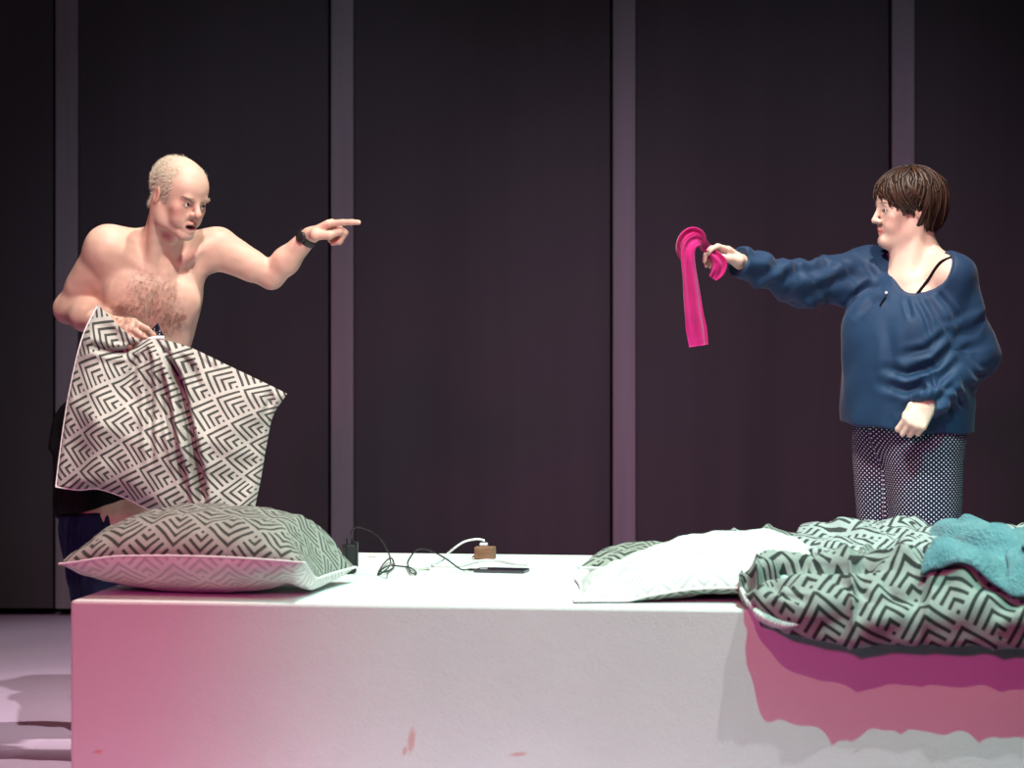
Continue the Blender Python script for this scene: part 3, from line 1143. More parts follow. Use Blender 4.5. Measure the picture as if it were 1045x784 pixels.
    def on_top(px_, py_, lift=.002):
        j = np.argsort((tpx - px_) ** 2 + (tpy - py_) ** 2)[:12]
        j = j[np.argmin(tree_pts[j, 1])]
        return P(px_, py_, tree_pts[j, 1] - lift)
    Vb, Fb = tube(even([on_top(904, 303), on_top(901, 307), on_top(898, 312)], 8), [.0022, .003, .0034, .0036, .0034, .003, .0026, .0018], 8)
    mk('keyhole', Vb, Fb, M_black_cloth, top)
    cb = on_top(904.5, 299, .003)
    th = np.linspace(0, math.pi, 8); ph_ = np.linspace(0, 2 * math.pi, 12, endpoint=False)
    A, B_ = np.meshgrid(th, ph_, indexing='ij')
    Vb = cb + .0045 * np.stack([np.sin(A) * np.cos(B_), .6 * np.cos(A), np.sin(A) * np.sin(B_)], -1).reshape(-1, 3)
    mk('button', Vb, grid_faces(8, 12, wrapv=True), M_white_plastic, top)
    # bra strap lying on the skin of the shoulder
    bodyf = V[vnormals(V, Q)[:, 1] < .35]
    bpx = CX + bodyf[:, 0] * FPX / bodyf[:, 1]; bpy_ = HOR - (bodyf[:, 2] - CAMH) * FPX / bodyf[:, 1]

    def on_body(px_, py_, lift=.002):
        j = np.argsort((bpx - px_) ** 2 + (bpy_ - py_) ** 2)[:14]
        j = j[np.argmin(bodyf[j, 1])]
        return P(px_, py_, bodyf[j, 1] - lift)
    ctr = even([on_body(936, 300), on_body(943, 291), on_body(949, 283), on_body(954, 275), on_body(961, 267), on_body(972, 262.5)], 18)
    tt = np.gradient(ctr, axis=0); tt /= np.linalg.norm(tt, axis=1)[:, None]
    wv = np.cross(tt, [0, -1, 0]); wv /= np.linalg.norm(wv, axis=1)[:, None]
    Vs = np.stack([ctr - wv * .0045 + [0, .001, 0], ctr + [0, -.001, 0], ctr + wv * .0045 + [0, .001, 0], ctr + [0, .004, 0]], 1).reshape(-1, 3)
    mk('shoulder_strap', Vs, grid_faces(18, 4, wrapv=True), M_black_cloth, root)

    # ---- spotted trousers
    J = Sdf()
    J.ell(T(0, -.005, .03), (.176, .136, .12), T.R, .05)
    J.rc(hR + np.array([0, 0, .0]), kR, .108, .080, .03)
    J.rc(kR, aR + np.array([0, 0, .0]), .080, .072, .03)
    J.rc(hL, kL, .116, .094, .03)
    J.rc(kL, aL, .094, .080, .03)
    J.cut(np.array([0, 8.4, .05]), np.array([0, 0, -1.0]), .006)
    Vj, Qj = J.mesh(.0045, 2)
    Nj = vnormals(Vj, Qj)
    dj = .004 * sinnoise(Vj * np.array([1, 1, .3]), 7, 51)
    Vj = Vj + Nj * dj[:, None]
    # unrolled coordinates round each leg
    ang = []
    for (h_, a_) in ((hR, aR), (hL, aL)):
        tz = np.clip((Vj[:, 2] - a_[2]) / (h_[2] - a_[2]), 0, 1)
        cxy = a_[:2] + tz[:, None] * (h_[:2] - a_[:2])
        ang.append((np.arctan2(Vj[:, 0] - cxy[:, 0], -(Vj[:, 1] - cxy[:, 1])), np.linalg.norm(Vj[:, :2] - cxy, axis=1)))
    use1 = ang[1][1] < ang[0][1] + .012
    uu = np.where(use1, ang[1][0] * .105, ang[0][0] * .095)
    t = NT('navy_polka_dot_cotton', .75, .2)
    at = t.n('ShaderNodeAttribute', attribute_name='cuv')
    sp = t.n('ShaderNodeSeparateXYZ'); t.link(at.outputs['Vector'], sp.inputs[0])
    k = 1 / .0132
    a = t.math('ADD', t.math('MULTIPLY', sp.outputs[0], k), t.math('MULTIPLY', sp.outputs[1], k))
    b = t.math('SUBTRACT', t.math('MULTIPLY', sp.outputs[0], k), t.math('MULTIPLY', sp.outputs[1], k))
    da = t.math('SUBTRACT', t.math('FRACT', a), .5); db = t.math('SUBTRACT', t.math('FRACT', b), .5)
    rr = t.math('ADD', t.math('MULTIPLY', da, da), t.math('MULTIPLY', db, db))
    t.base(t.mix(t.math('LESS_THAN', rr, .045), (.012, .018, .055), (.82, .82, .84)))
    t.bump(t.noise(500, 2), .15, .001)
    mk('trousers', Vj, Qj, t.m, root, vattr=np.stack([uu, Vj[:, 2], 0 * uu], 1))

    # ---- short brown hair: a cap of overlapping locks
    roots, paths, rad, shade = [], [], [], []

    def skull(th_, ph_, lift):
        # th_ from the crown down, ph_ round the head (0 = face)
        e_ = np.array([.081, .100, .084]) + lift * np.array([1, 1, .75])
        return np.array([math.sin(ph_) * math.sin(th_) * e_[0], -.020 + math.cos(ph_) * math.sin(th_) * e_[1], .031 + math.cos(th_) * e_[2]])

    def lock(ph0, th0, th1, dphi, lift, r, tail=0.0, curl=0.0):
        n = 11
        pts = []
        wob = rnd(0, 6.28)
        for j in range(n):
            w = j / (n - 1)
            q = skull(th0 + (th1 - th0) * w, ph0 + dphi * w * w + .10 * math.sin(w * 5 + wob) * w, lift * (1 - .3 * w) + .005 * math.sin(w * 3.1) + curl * max(0, w - .7))
            q[2] -= tail * w * w
            pts.append(HL(*q))
        paths.append(np.array(pts)); rad.append(r)
        shade.append(random.random())
    rnd = random.uniform
    for ring, (n, th0, lift) in enumerate(((80, .08, .017), (115, .35, .016), (150, .65, .014), (150, .95, .012), (140, 1.25, .008), (90, 1.55, .006))):
        for i in range(n):
            ph = 2 * math.pi * (i + rnd(-.5, .5)) / n
            sg = (ph + math.pi) % (2 * math.pi) - math.pi
            ap = abs(sg)
            tail = 0
            if ap < .60:            # fringe swept across the forehead
                th1 = 1.50 + .50 * ap + rnd(-.12, .16)
            elif ap < 1.25:          # temples and cheek
                th1 = 2.02 + .25 * (ap - .6) + rnd(-.22, .22)
            elif ap < 1.75:          # over the ear
                th1 = 1.98 + rnd(-.18, .16)
            else:                    # nape
                th1 = 2.50 + rnd(-.25, .15); tail = .042
            sgn = 1 if sg > 0 else -1
            if th1 < th0 + .35: continue
            lock(ph, th0, th1, rnd(-.35, .35) + (.40 * sgn if ap < 1.2 else -.35 * sgn), lift + rnd(-.006, .008), rnd(.003, .0068), tail, rnd(-.01, .03))
    for i in range(40):              # loose ends at the crown
        lock(rnd(0, 6.28), rnd(.02, .6), rnd(.9, 1.6), rnd(-.8, .8), .021 + rnd(0, .006), rnd(.003, .005), 0, rnd(0, .05))
    Vh, Fh, Ch = [], [], []
    o = 0
    for pth, r, sh in zip(paths, rad, shade):
        n = len(pth)
        prof = r * HL.s * np.array([.5, .8, .95, 1, 1, 1, .95, .9, .75, .5, .12])
        v, f_ = tube(pth, prof, 7)
        cen = HL(0, -.018, .02)
        # flatten locks against the head
        ctr = np.repeat(pth, 7, 0)
        out = ctr - cen; out /= np.linalg.norm(out, axis=1)[:, None]
        dv = v - ctr
        v = v - out * ((dv * out).sum(1) * .45)[:, None]
        Vh.append(v); Fh += [[a + o for a in q] for q in f_]
        o += len(v)
        base = np.array([.016, .009, .006]) * (1 - sh) + np.array([.060, .027, .014]) * sh
        Ch.append(np.tile(base, (len(v), 1)))
    # scalp under the locks
    nu, nv = 20, 36
    Vc = []
    for i in range(nu):
        for j in range(nv):
            ph = 2 * math.pi * j / nv
            ap = min(ph, 2 * math.pi - ph)
            lim = 1.35 + .25 * sstep(.4, 1.0, ap) + .75 * sstep(1.5, 2.0, ap)
            Vc.append(HL(*skull(.001 + lim * i / (nu - 1), ph, .003)))
    Fc = grid_faces(nu, nv, wrapv=True) + o
    Vh.append(np.array(Vc)); Fh += [list(q) for q in Fc]
    Ch.append(np.tile([.016, .009, .006], (len(Vc), 1)))
    mk('hair', np.concatenate(Vh), Fh, M_hair, root, cattr=np.concatenate(Ch))
    return root


woman = build_woman()

# ------------------------------------------------------------------ bedding
def smooth2(Z, n):
    for _ in range(n):
        Zp = np.pad(Z, 1, mode='edge')
        Z = (Zp[:-2, 1:-1] + Zp[2:, 1:-1] + Zp[1:-1, :-2] + Zp[1:-1, 2:] + 4 * Z) / 8
    return Z


def pillow(name, label, group, mapf, W, D, Tt, Tb, mat_top, mat_bot, nu=72, nv=60, seed=1, floor=None, wr=.004, uvoff=(0, 0), sag=None):
    """a stuffed cushion: top panel, bottom panel and the piped seam between them.
    mapf takes (u along W, v along D, height) arrays to world points"""
    u = np.sin(np.linspace(-1, 1, nu) * math.pi / 2); v = np.sin(np.linspace(-1, 1, nv) * math.pi / 2)
    U, Vv = np.meshgrid(u, v, indexing='ij')
    ex = W / 2 * U * (1 - .055 * (1 - Vv ** 2))
    ey = D / 2 * Vv * (1 - .055 * (1 - U ** 2))
    prof = ((1 - np.abs(U) ** 2.6).clip(0) * (1 - np.abs(Vv) ** 2.6).clip(0)) ** .52
    p2 = np.stack([ex.ravel(), ey.ravel()], 1)
    n = (sinnoise(p2, 6, seed) * .5 + sinnoise(p2, 14, seed + 1) * .5).reshape(U.shape)
    edge = np.maximum(np.abs(U), np.abs(Vv))
    # seam puckers run inwards from the edge
    ang = np.where(np.abs(U) > np.abs(Vv), ey, ex)
    puck = np.sin(ang * 120 + 3 * sinnoise(p2, 5, seed + 2).reshape(U.shape)) * np.exp(-((edge - .9) / .10) ** 2)
    env = sstep(1.0, .9, edge)
    zt = Tt * prof + env * (wr * n * 1.5 + .45 * wr * puck)
    zb = -Tb * prof + env * (wr * n * .6 + .5 * wr * puck)
    s0 = np.zeros_like(zt) if sag is None else sag(U, Vv)
    zt, zb = zt + s0, zb + s0
    if floor is not None:
        zb = np.maximum(zb, floor)
        zt = np.maximum(zt, floor + .003)
    Gt, Gb = mapf(ex, ey, zt), mapf(ex, ey, zb)

    def arc_uv(G):
        du = np.concatenate([np.zeros((1, nv)), np.cumsum(np.linalg.norm(np.diff(G, axis=0), axis=2), 0)])
        dv = np.concatenate([np.zeros((nu, 1)), np.cumsum(np.linalg.norm(np.diff(G, axis=1), axis=2), 1)], 1)
        au = smooth2(du - du[nu // 2:nu // 2 + 1], 2); av = smooth2(dv - dv[:, nv // 2:nv // 2 + 1], 2)
        return np.stack([au.ravel() + uvoff[0], av.ravel() + uvoff[1]], 1)
    uv, uvb = arc_uv(Gt), arc_uv(Gb)
    Vt, Vb = Gt.reshape(-1, 3), Gb.reshape(-1, 3)
    c = (Vt.mean(0) + Vb.mean(0)) / 2
    r = empty(name, (c[0], c[1], min(Vt[:, 2].min(), Vb[:, 2].min())))
    tag(r, label, 'pillow', group)
    mk('top_panel', Vt, grid_faces(nu, nv), mat_top, r, uv=uv)
    mk('bottom_panel', Vb, grid_faces(nu, nv, flip=True), mat_bot, r, uv=uvb)
    bi = [(i, 0) for i in range(nu)] + [(nu - 1, j) for j in range(1, nv)] + [(i, nv - 1) for i in range(nu - 2, -1, -1)] + [(0, j) for j in range(nv - 2, 0, -1)]
    A = Vt.reshape(nu, nv, 3); B = Vb.reshape(nu, nv, 3)
    ring = np.array([(A[i] + B[i]) / 2 for i in bi])
    Vp, Fp = tube(np.vstack([ring, ring[:1]]), .0032, 6, False)
    mk('piping', Vp, Fp, M_white, r)
    return r


# the pillow lying on the left end of the bed
ctr_s = float(bed_s(217, .30))


def map_left(x, y, z):
    a = math.radians(-3)
    return bed(ctr_s + x * math.cos(a) - y * math.sin(a), .29 + x * math.sin(a) + y * math.cos(a), .094 + z)


pillow('pillow', 'plump grey chevron pillow with white underside lying on the left end of the bed', 'patterned pillows',
       map_left, .60, .52, .112, .094, M_linen, M_linen_w, seed=3, floor=-.092, uvoff=(.03, .02),
       sag=lambda U, V: -.055 * sstep(.72, 1.0, U) * sstep(1.0, .2, -V) - .012 * sstep(.5, 1, -U) + .01 * (1 - U * U) * sstep(.2, 1, -V))

# the white pillow at the head of the duvet, and the patterned one showing behind it
wp_s, wp_d = float(bed_s(712, .42)), .40


def map_white(x, y, z):
    a = math.radians(6)
    xx = x * math.cos(a) - y * math.sin(a); yy = x * math.sin(a) + y * math.cos(a)
    tilt = .050 * sstep(-.30, .32, xx) * sstep(-.30, .18, yy)
    return bed(wp_s + xx, wp_d + yy, .036 + z + tilt)


pillow('pillow', 'plain white pillow, overlapped on the right by the patterned duvet', None,
       map_white, .60, .58, .078, .034, M_linen_w, M_linen, seed=9, floor=-.031, wr=.005,
       sag=lambda U, V: -.022 * sstep(.4, 1, np.abs(U)) * sstep(.2, 1, -V) - .040 * sstep(-.1, 1, -U))
bk_s, bk_d = float(bed_s(684, .84)), .84


def map_behind(x, y, z):
    return bed(bk_s + x, bk_d + y, .032 + z)


pillow('pillow', 'grey chevron pillow mostly hidden behind the plain white pillow', 'patterned pillows',
       map_behind, .44, .34, .050, .030, M_linen, M_linen_w, nu=40, nv=36, seed=14, floor=-.030, uvoff=(.05, .01))


# ---- duvet: one long quilt, its front edge rolled over the front of the platform
def duvet_surface():
    # section through the quilt: distance from the bed's front edge, height above the bed
    sec = [(1.16, .004), (1.22, .035), (1.14, .075), (.98, .090), (.80, .094), (.64, .086), (.50, .072), (.405, .055), (.355, .042),
           (.315, .058), (.26, .088), (.17, .100), (.075, .098), (-.015, .078), (-.075, .040), (-.102, -.008), (-.096, -.065),
           (-.068, -.060), (-.034, -.060), (-.014, -.040), (-.010, -.012), (.012, .006), (.06, .006), (.20, .006)]
    nt, ns = 200, 360
    base = even(sec, nt)
    arc = np.concatenate([[0], np.cumsum(np.linalg.norm(np.diff(base, axis=0), axis=1))])
    t = np.linspace(0, 1, nt)
    roll = sstep(.40, .54, t)                                   # 0 rear mound, 1 front roll
    s_rear, s_front = float(bed_s(716, .9)), float(bed_s(752, .05))
    s_end = BL - .12
    lead = 1 - np.exp(-((t - .44) / .10) ** 2)                   # the crease starts further right, behind the pillow
    s0 = s_rear + (s_front - s_rear) * roll + .26 * (1 - lead)
    a = np.linspace(0, 1, ns)
    Sg = s0[:, None] + (s_end - s0)[:, None] * a[None]
    Dg = np.repeat(base[:, :1], ns, 1); Zg = np.repeat(base[:, 1:], ns, 1)
    # rounded left ends
    run = Sg - s0[:, None]
    cap = np.sqrt(np.clip(1 - (1 - np.clip(run / .11, 0, 1)) ** 2, 0, 1))
    cd = np.where(roll[:, None] > .5, .10, .78); cz = np.where(roll[:, None] > .5, .045, .04)
    fr = np.clip(.12 + .88 * cap, 0, 1)
    Dn = cd + (Dg - cd) * (.35 + .65 * cap); Zn = cz + (Zg - cz) * fr
    w = roll[:, None]
    Dg, Zg = Dn, Zn
    # the front roll swells and hangs lower towards the right
    sf = (Sg - s_front) / (s_end - s_front)
    swell = sstep(0, .30, sf)
    frontp = w * sstep(.30, .05, Dg)
    lift = .040 * (1 - swell) * frontp
    Zg = Zg + lift * (Zg < .03)
    Dg = Dg + .085 * (1 - sstep(0, .16, sf)) * w * sstep(.3, 0, Dg)
    # broad folds and fine creases
    p2 = np.stack([Sg.ravel(), np.repeat(arc, ns)], 1)
    n1 = sinnoise(p2, 2.2, 61).reshape(Sg.shape); n2 = sinnoise(p2, 5.5, 62).reshape(Sg.shape); n3 = sinnoise(p2, 13, 63).reshape(Sg.shape)
    ridge = 1 - np.abs(sinnoise(p2 * np.array([1, .55]), 4.0, 64).reshape(Sg.shape))
    under = ((Zg < .012) & (Dg > -.02))
    am = np.where(under, 0, 1.0) * (1 - .6 * sstep(.0, -.04, Zg))
    fo = 1 + .5 * roll[:, None]
    bump = .012 * n1 + .010 * n2 * fo + .0045 * n3 * fo + .018 * fo * (ridge.clip(0, 1) ** 3)
    # outward direction of the section
    tg = np.gradient(base, axis=0)
    nn = np.stack([tg[:, 1], -tg[:, 0]], 1)
    nn = -nn / np.linalg.norm(nn, axis=1)[:, None]
    sgn = 1.0 if nn[nt // 5, 1] > 0 else -1.0
    nn *= sgn
    Dg = Dg + nn[:, :1] * bump * am; Zg = Zg + nn[:, 1:] * bump * am
    # never into the platform
    over = Dg > -.006
    Zg = np.where(over & (Zg < .005), .005, Zg)
    Vd = bed(Sg, Dg, Zg)
    # deep tuck at the left end of the roll and the creases running from it
    xy = np.stack([CX + Vd[..., 0].ravel() * FPX / Vd[..., 1].ravel(), HOR - (Vd[..., 2].ravel() - CAMH) * FPX / Vd[..., 1].ravel()], 1)
    face = sstep(.02, .05, Zg)
    for line, w_, amp in (([(762, 597), (770, 588), (782, 582), (800, 581)], 5.0, .085), ([(795, 581), (830, 578), (870, 579), (910, 577)], 3.8, .035),
                          ([(790, 600), (820, 612), (838, 632)], 4.0, .022), ([(905, 600), (930, 622), (945, 645)], 4.5, .024), ([(850, 590), (880, 604), (900, 625)], 4.0, .018)):
        d_, t_ = polydist(xy, line)
        g = (amp * np.exp(-(d_ / w_) ** 2) * np.sin(np.pi * np.clip(t_ * .9 + .05, 0, 1)) ** .5).reshape(Zg.shape) * face
        Vd[..., 2] -= g * .8
        Vd[..., 1] += g * .5
    uv = np.stack([Sg.ravel() * 1.0, np.repeat(arc, ns)], 1)
    return Vd, uv, nt, ns, Sg, Dg, Zg


Vd, uvd, nt_, ns_, SgD, DgD, ZgD = duvet_surface()
duv = empty('duvet', (Vd[..., 0].mean(), Vd[..., 1].mean(), BT))
tag(duv, 'rumpled grey chevron duvet rolled over the front edge of the bed', 'duvet')
M_duvet = linen('duvet_chevron_linen', (.34, .37, .35), (.035, .04, .04), .105, 28)  # base darkened to put the front roll's shade into the cloth colour
mk('cover', Vd.reshape(-1, 3), grid_faces(nt_, ns_), M_duvet, duv, uv=uvd)
# white lining turned out along the lower left of the roll
i0 = int(nt_ * .80)
lin = []
sf_ = np.linspace(0, 1, 40)
for k_, q in enumerate(sf_):
    j = int(4 + q * ns_ * .16)
    low = Vd[i0, j]
    lin.append(low + np.array([0, .004, .006 - .016 * math.sin(q * math.pi)]))
Vl, Fl = tube(np.array(lin), .010 * np.sin(np.linspace(.25, math.pi - .1, 40)) + .002, 8)
mk('lining', Vl, Fl, M_linen_w, duv, uv=np.stack([np.arange(len(Vl)) * .002, np.zeros(len(Vl))], 1))
# a second fold of the quilt lying over the rear, its lower edge drawn in a curve
def duvet_height(s, d):
    m = (ZgD > .012).ravel()
    S_, D_, Z_ = SgD.ravel()[m][::3], DgD.ravel()[m][::3], ZgD.ravel()[m][::3]
    out = np.empty(len(s))
    for i0_ in range(0, len(s), 200):
        ss, dd = s[i0_:i0_ + 200], d[i0_:i0_ + 200]
        q = (S_[None] - ss[:, None]) ** 2 + (D_[None] - dd[:, None]) ** 2
        near = q < .022 ** 2
        z = np.where(near, Z_[None], -1).max(1)
        z0 = Z_[q.argmin(1)]
        out[i0_:i0_ + 200] = np.where(z < 0, z0, z)
    return out


def draped(name, outline, nu, nv, thick, bulge, mat, parent=None, seed=0, uvscale=1.0, noise=.006, lift0=.004):
    """a cloth laid over the duvet; outline(u,v) gives bed coordinates"""
    u = np.linspace(0, 1, nu); v = np.linspace(0, 1, nv)
    U, W = np.meshgrid(u, v, indexing='ij')
    s, d = outline(U, W)
    z = duvet_height(s.ravel(), d.ravel()).reshape(U.shape)
    z = smooth2(z, 10)
    p2 = np.stack([s.ravel(), d.ravel()], 1)
    env = (sstep(0, .12, U) * sstep(1, .88, U) * sstep(0, .12, W) * sstep(1, .88, W))
    lo = z + lift0
    hi = lo + thick * (.35 + .65 * np.sqrt(env)) + bulge(U, W) + noise * env * (sinnoise(p2, 7, seed) + .6 * sinnoise(p2, 16, seed + 1)).reshape(U.shape)
    hi = np.maximum(hi, lo + .004)
    Vt = bed(s, d, hi).reshape(-1, 3); Vb = bed(s, d, lo).reshape(-1, 3)
    F1 = grid_faces(nu, nv); F2 = grid_faces(nu, nv, flip=True) + nu * nv
    bi = [i * nv for i in range(nu)] + [(nu - 1) * nv + j for j in range(1, nv)] + [i * nv + nv - 1 for i in range(nu - 2, -1, -1)] + [j for j in range(nv - 2, 0, -1)]
    n = len(bi)
    F3 = np.array([(bi[i], bi[i] + nu * nv, bi[(i + 1) % n] + nu * nv, bi[(i + 1) % n]) for i in range(n)])
    uv = np.stack([s.ravel(), d.ravel()], 1) * uvscale
    return mk(name, np.vstack([Vt, Vb]), np.concatenate([F1, F2, F3]), mat, parent, uv=np.vstack([uv, uv]))


M_duvet2 = linen('duvet_fold_linen', (.44, .47, .475), (.055, .06, .06), .105, -25)  # same quilt in a paler tone for the rear fold
sA, sB = float(bed_s(800, .8)), BL - .16


def fold_outline(U, W):
    s = sA + (sB - sA) * U + .10 * W * (1 - U)
    d = (.50 - .06 * np.sin(U * 5 + .6) + .05 * U) * (1 - W) + 1.10 * W
    return s, d


draped('turned_back_fold', fold_outline, 90, 50, .020, lambda U, W: .016 * np.exp(-(W / .10) ** 2), M_duvet2, duv, 71, 1.0, .007)

# ---- teal knitted throw
t = NT('teal_knit', .9, .1)
uvn = t.n('ShaderNodeTexCoord').outputs['UV']
mp = t.n('ShaderNodeMapping'); mp.inputs['Scale'].default_value = (230, 120, 1); t.link(uvn, mp.inputs[0])
wv = t.n('ShaderNodeTexVoronoi'); wv.inputs['Scale'].default_value = 1.0; t.link(mp.outputs[0], wv.inputs['Vector'])
a = t.ramp(t.noise(14, 4), .3, .7)
t.base(t.mix(a, (.10, .25, .30), (.19, .37, .42)))
t.b.inputs['Sheen Weight'].default_value = .15
t.bump(t.math('ADD', wv.outputs['Distance'], t.noise(160, 3)), .8, .004)
tsA, tsB = float(bed_s(946, .30)), float(bed_s(1085, .45))


def lay_on_duvet(name, cols, rows, nu, nv, lo_, hi_, mat, seed):
    """cloth following the duvet's own surface: cols/rows give duvet grid coordinates of the cloth's (U, W)"""
    u = np.linspace(0, 1, nu); v = np.linspace(0, 1, nv)
    U, W = np.meshgrid(u, v, indexing='ij')
    Cc, Rr = np.clip(cols(U, W), 0, ns_ - 1.001), np.clip(rows(U, W), 0, nt_ - 1.001)
    Vs = np.stack([smooth2(Vd[..., k], 22) for k in range(3)], -1)
    ci, ri = Cc.astype(int), Rr.astype(int)
    fc, fr_ = (Cc - ci)[..., None], (Rr - ri)[..., None]
    G = (Vs[ri, ci] * (1 - fc) + Vs[ri, ci + 1] * fc) * (1 - fr_) + (Vs[ri + 1, ci] * (1 - fc) + Vs[ri + 1, ci + 1] * fc) * fr_
    nrmv = np.cross(np.gradient(G, axis=0), np.gradient(G, axis=1))
    nrmv /= np.linalg.norm(nrmv, axis=2)[..., None] + 1e-12
    nrmv *= np.sign((nrmv * np.array([0, -.3, 1])).sum(2).mean())
    nrmv = np.stack([smooth2(nrmv[..., k], 12) for k in range(3)], -1)
    env = sstep(0, .10, U) * sstep(1, .9, U) * sstep(0, .08, W) * sstep(1, .92, W)
    p2 = np.stack([U.ravel(), W.ravel() * 1.3], 1)
    h = lo_ + hi_(U, W) + env * .008 * (sinnoise(p2, 2.2, seed) + .6 * sinnoise(p2 * np.array([1, 2.2]), 4.5, seed + 1)).reshape(U.shape) + .016 * np.sqrt(env)
    h = np.maximum(h, lo_ + .006)
    Vt = (G + nrmv * h[..., None]).reshape(-1, 3); Vb = (G + nrmv * lo_).reshape(-1, 3)
    F1 = grid_faces(nu, nv); F2 = grid_faces(nu, nv, flip=True) + nu * nv
    bi = [i * nv for i in range(nu)] + [(nu - 1) * nv + j for j in range(1, nv)] + [i * nv + nv - 1 for i in range(nu - 2, -1, -1)] + [j for j in range(nv - 2, 0, -1)]
    n = len(bi)
    F3 = np.array([(bi[i], bi[i] + nu * nv, bi[(i + 1) % n] + nu * nv, bi[(i + 1) % n]) for i in range(n)])
    uv = np.stack([U.ravel() * .5, W.ravel() * .9], 1)
    return mk(name, np.vstack([Vt, Vb]), np.concatenate([F1, F2, F3]), mat, None, uv=np.vstack([uv, uv]))


def col_at(px):
    return np.interp(px, CX + Vd[nt_ // 2, :, 0] * FPX / Vd[nt_ // 2, :, 1], np.arange(ns_))


c0, c1 = col_at(976), col_at(1120)
r_front = int(np.argmin((DgD[:, ns_ // 2] + .095) ** 2 + (ZgD[:, ns_ // 2] - .028) ** 2))
r_rear = int(np.argmin((DgD[:, ns_ // 2] - .86) ** 2 + (ZgD[:, ns_ // 2] - .094) ** 2))
throw = lay_on_duvet('throw_blanket',
                     lambda U, W: c0 + (c1 - c0) * U + 26 * (1 - U) * W ** 2 + 3.8 * np.sin(W * 9) * (1 - U),
                     lambda U, W: (r_front - 7 * (1 - U) - 2 * np.sin(U * 9)) * (1 - W) + (r_rear + 4 * np.sin(U * 5)) * W, 84, 90, .020,
                     lambda U, W: .040 * np.exp(-((U - .26) / .16) ** 2 - ((W - .84) / .16) ** 2) + .030 * np.exp(-((W - .36 + .22 * U) / .085) ** 2) * sstep(.02, .2, U)
                     - .012 * np.exp(-((W - .60 + .1 * U) / .06) ** 2) + .014 * np.exp(-((W - .05) / .04) ** 2) + .016 * np.exp(-((U - .06) / .05) ** 2 - ((W - .3) / .2) ** 2),
                     t.m, 81)
tag(throw, 'teal knitted throw bunched on top of the duvet', 'blanket')


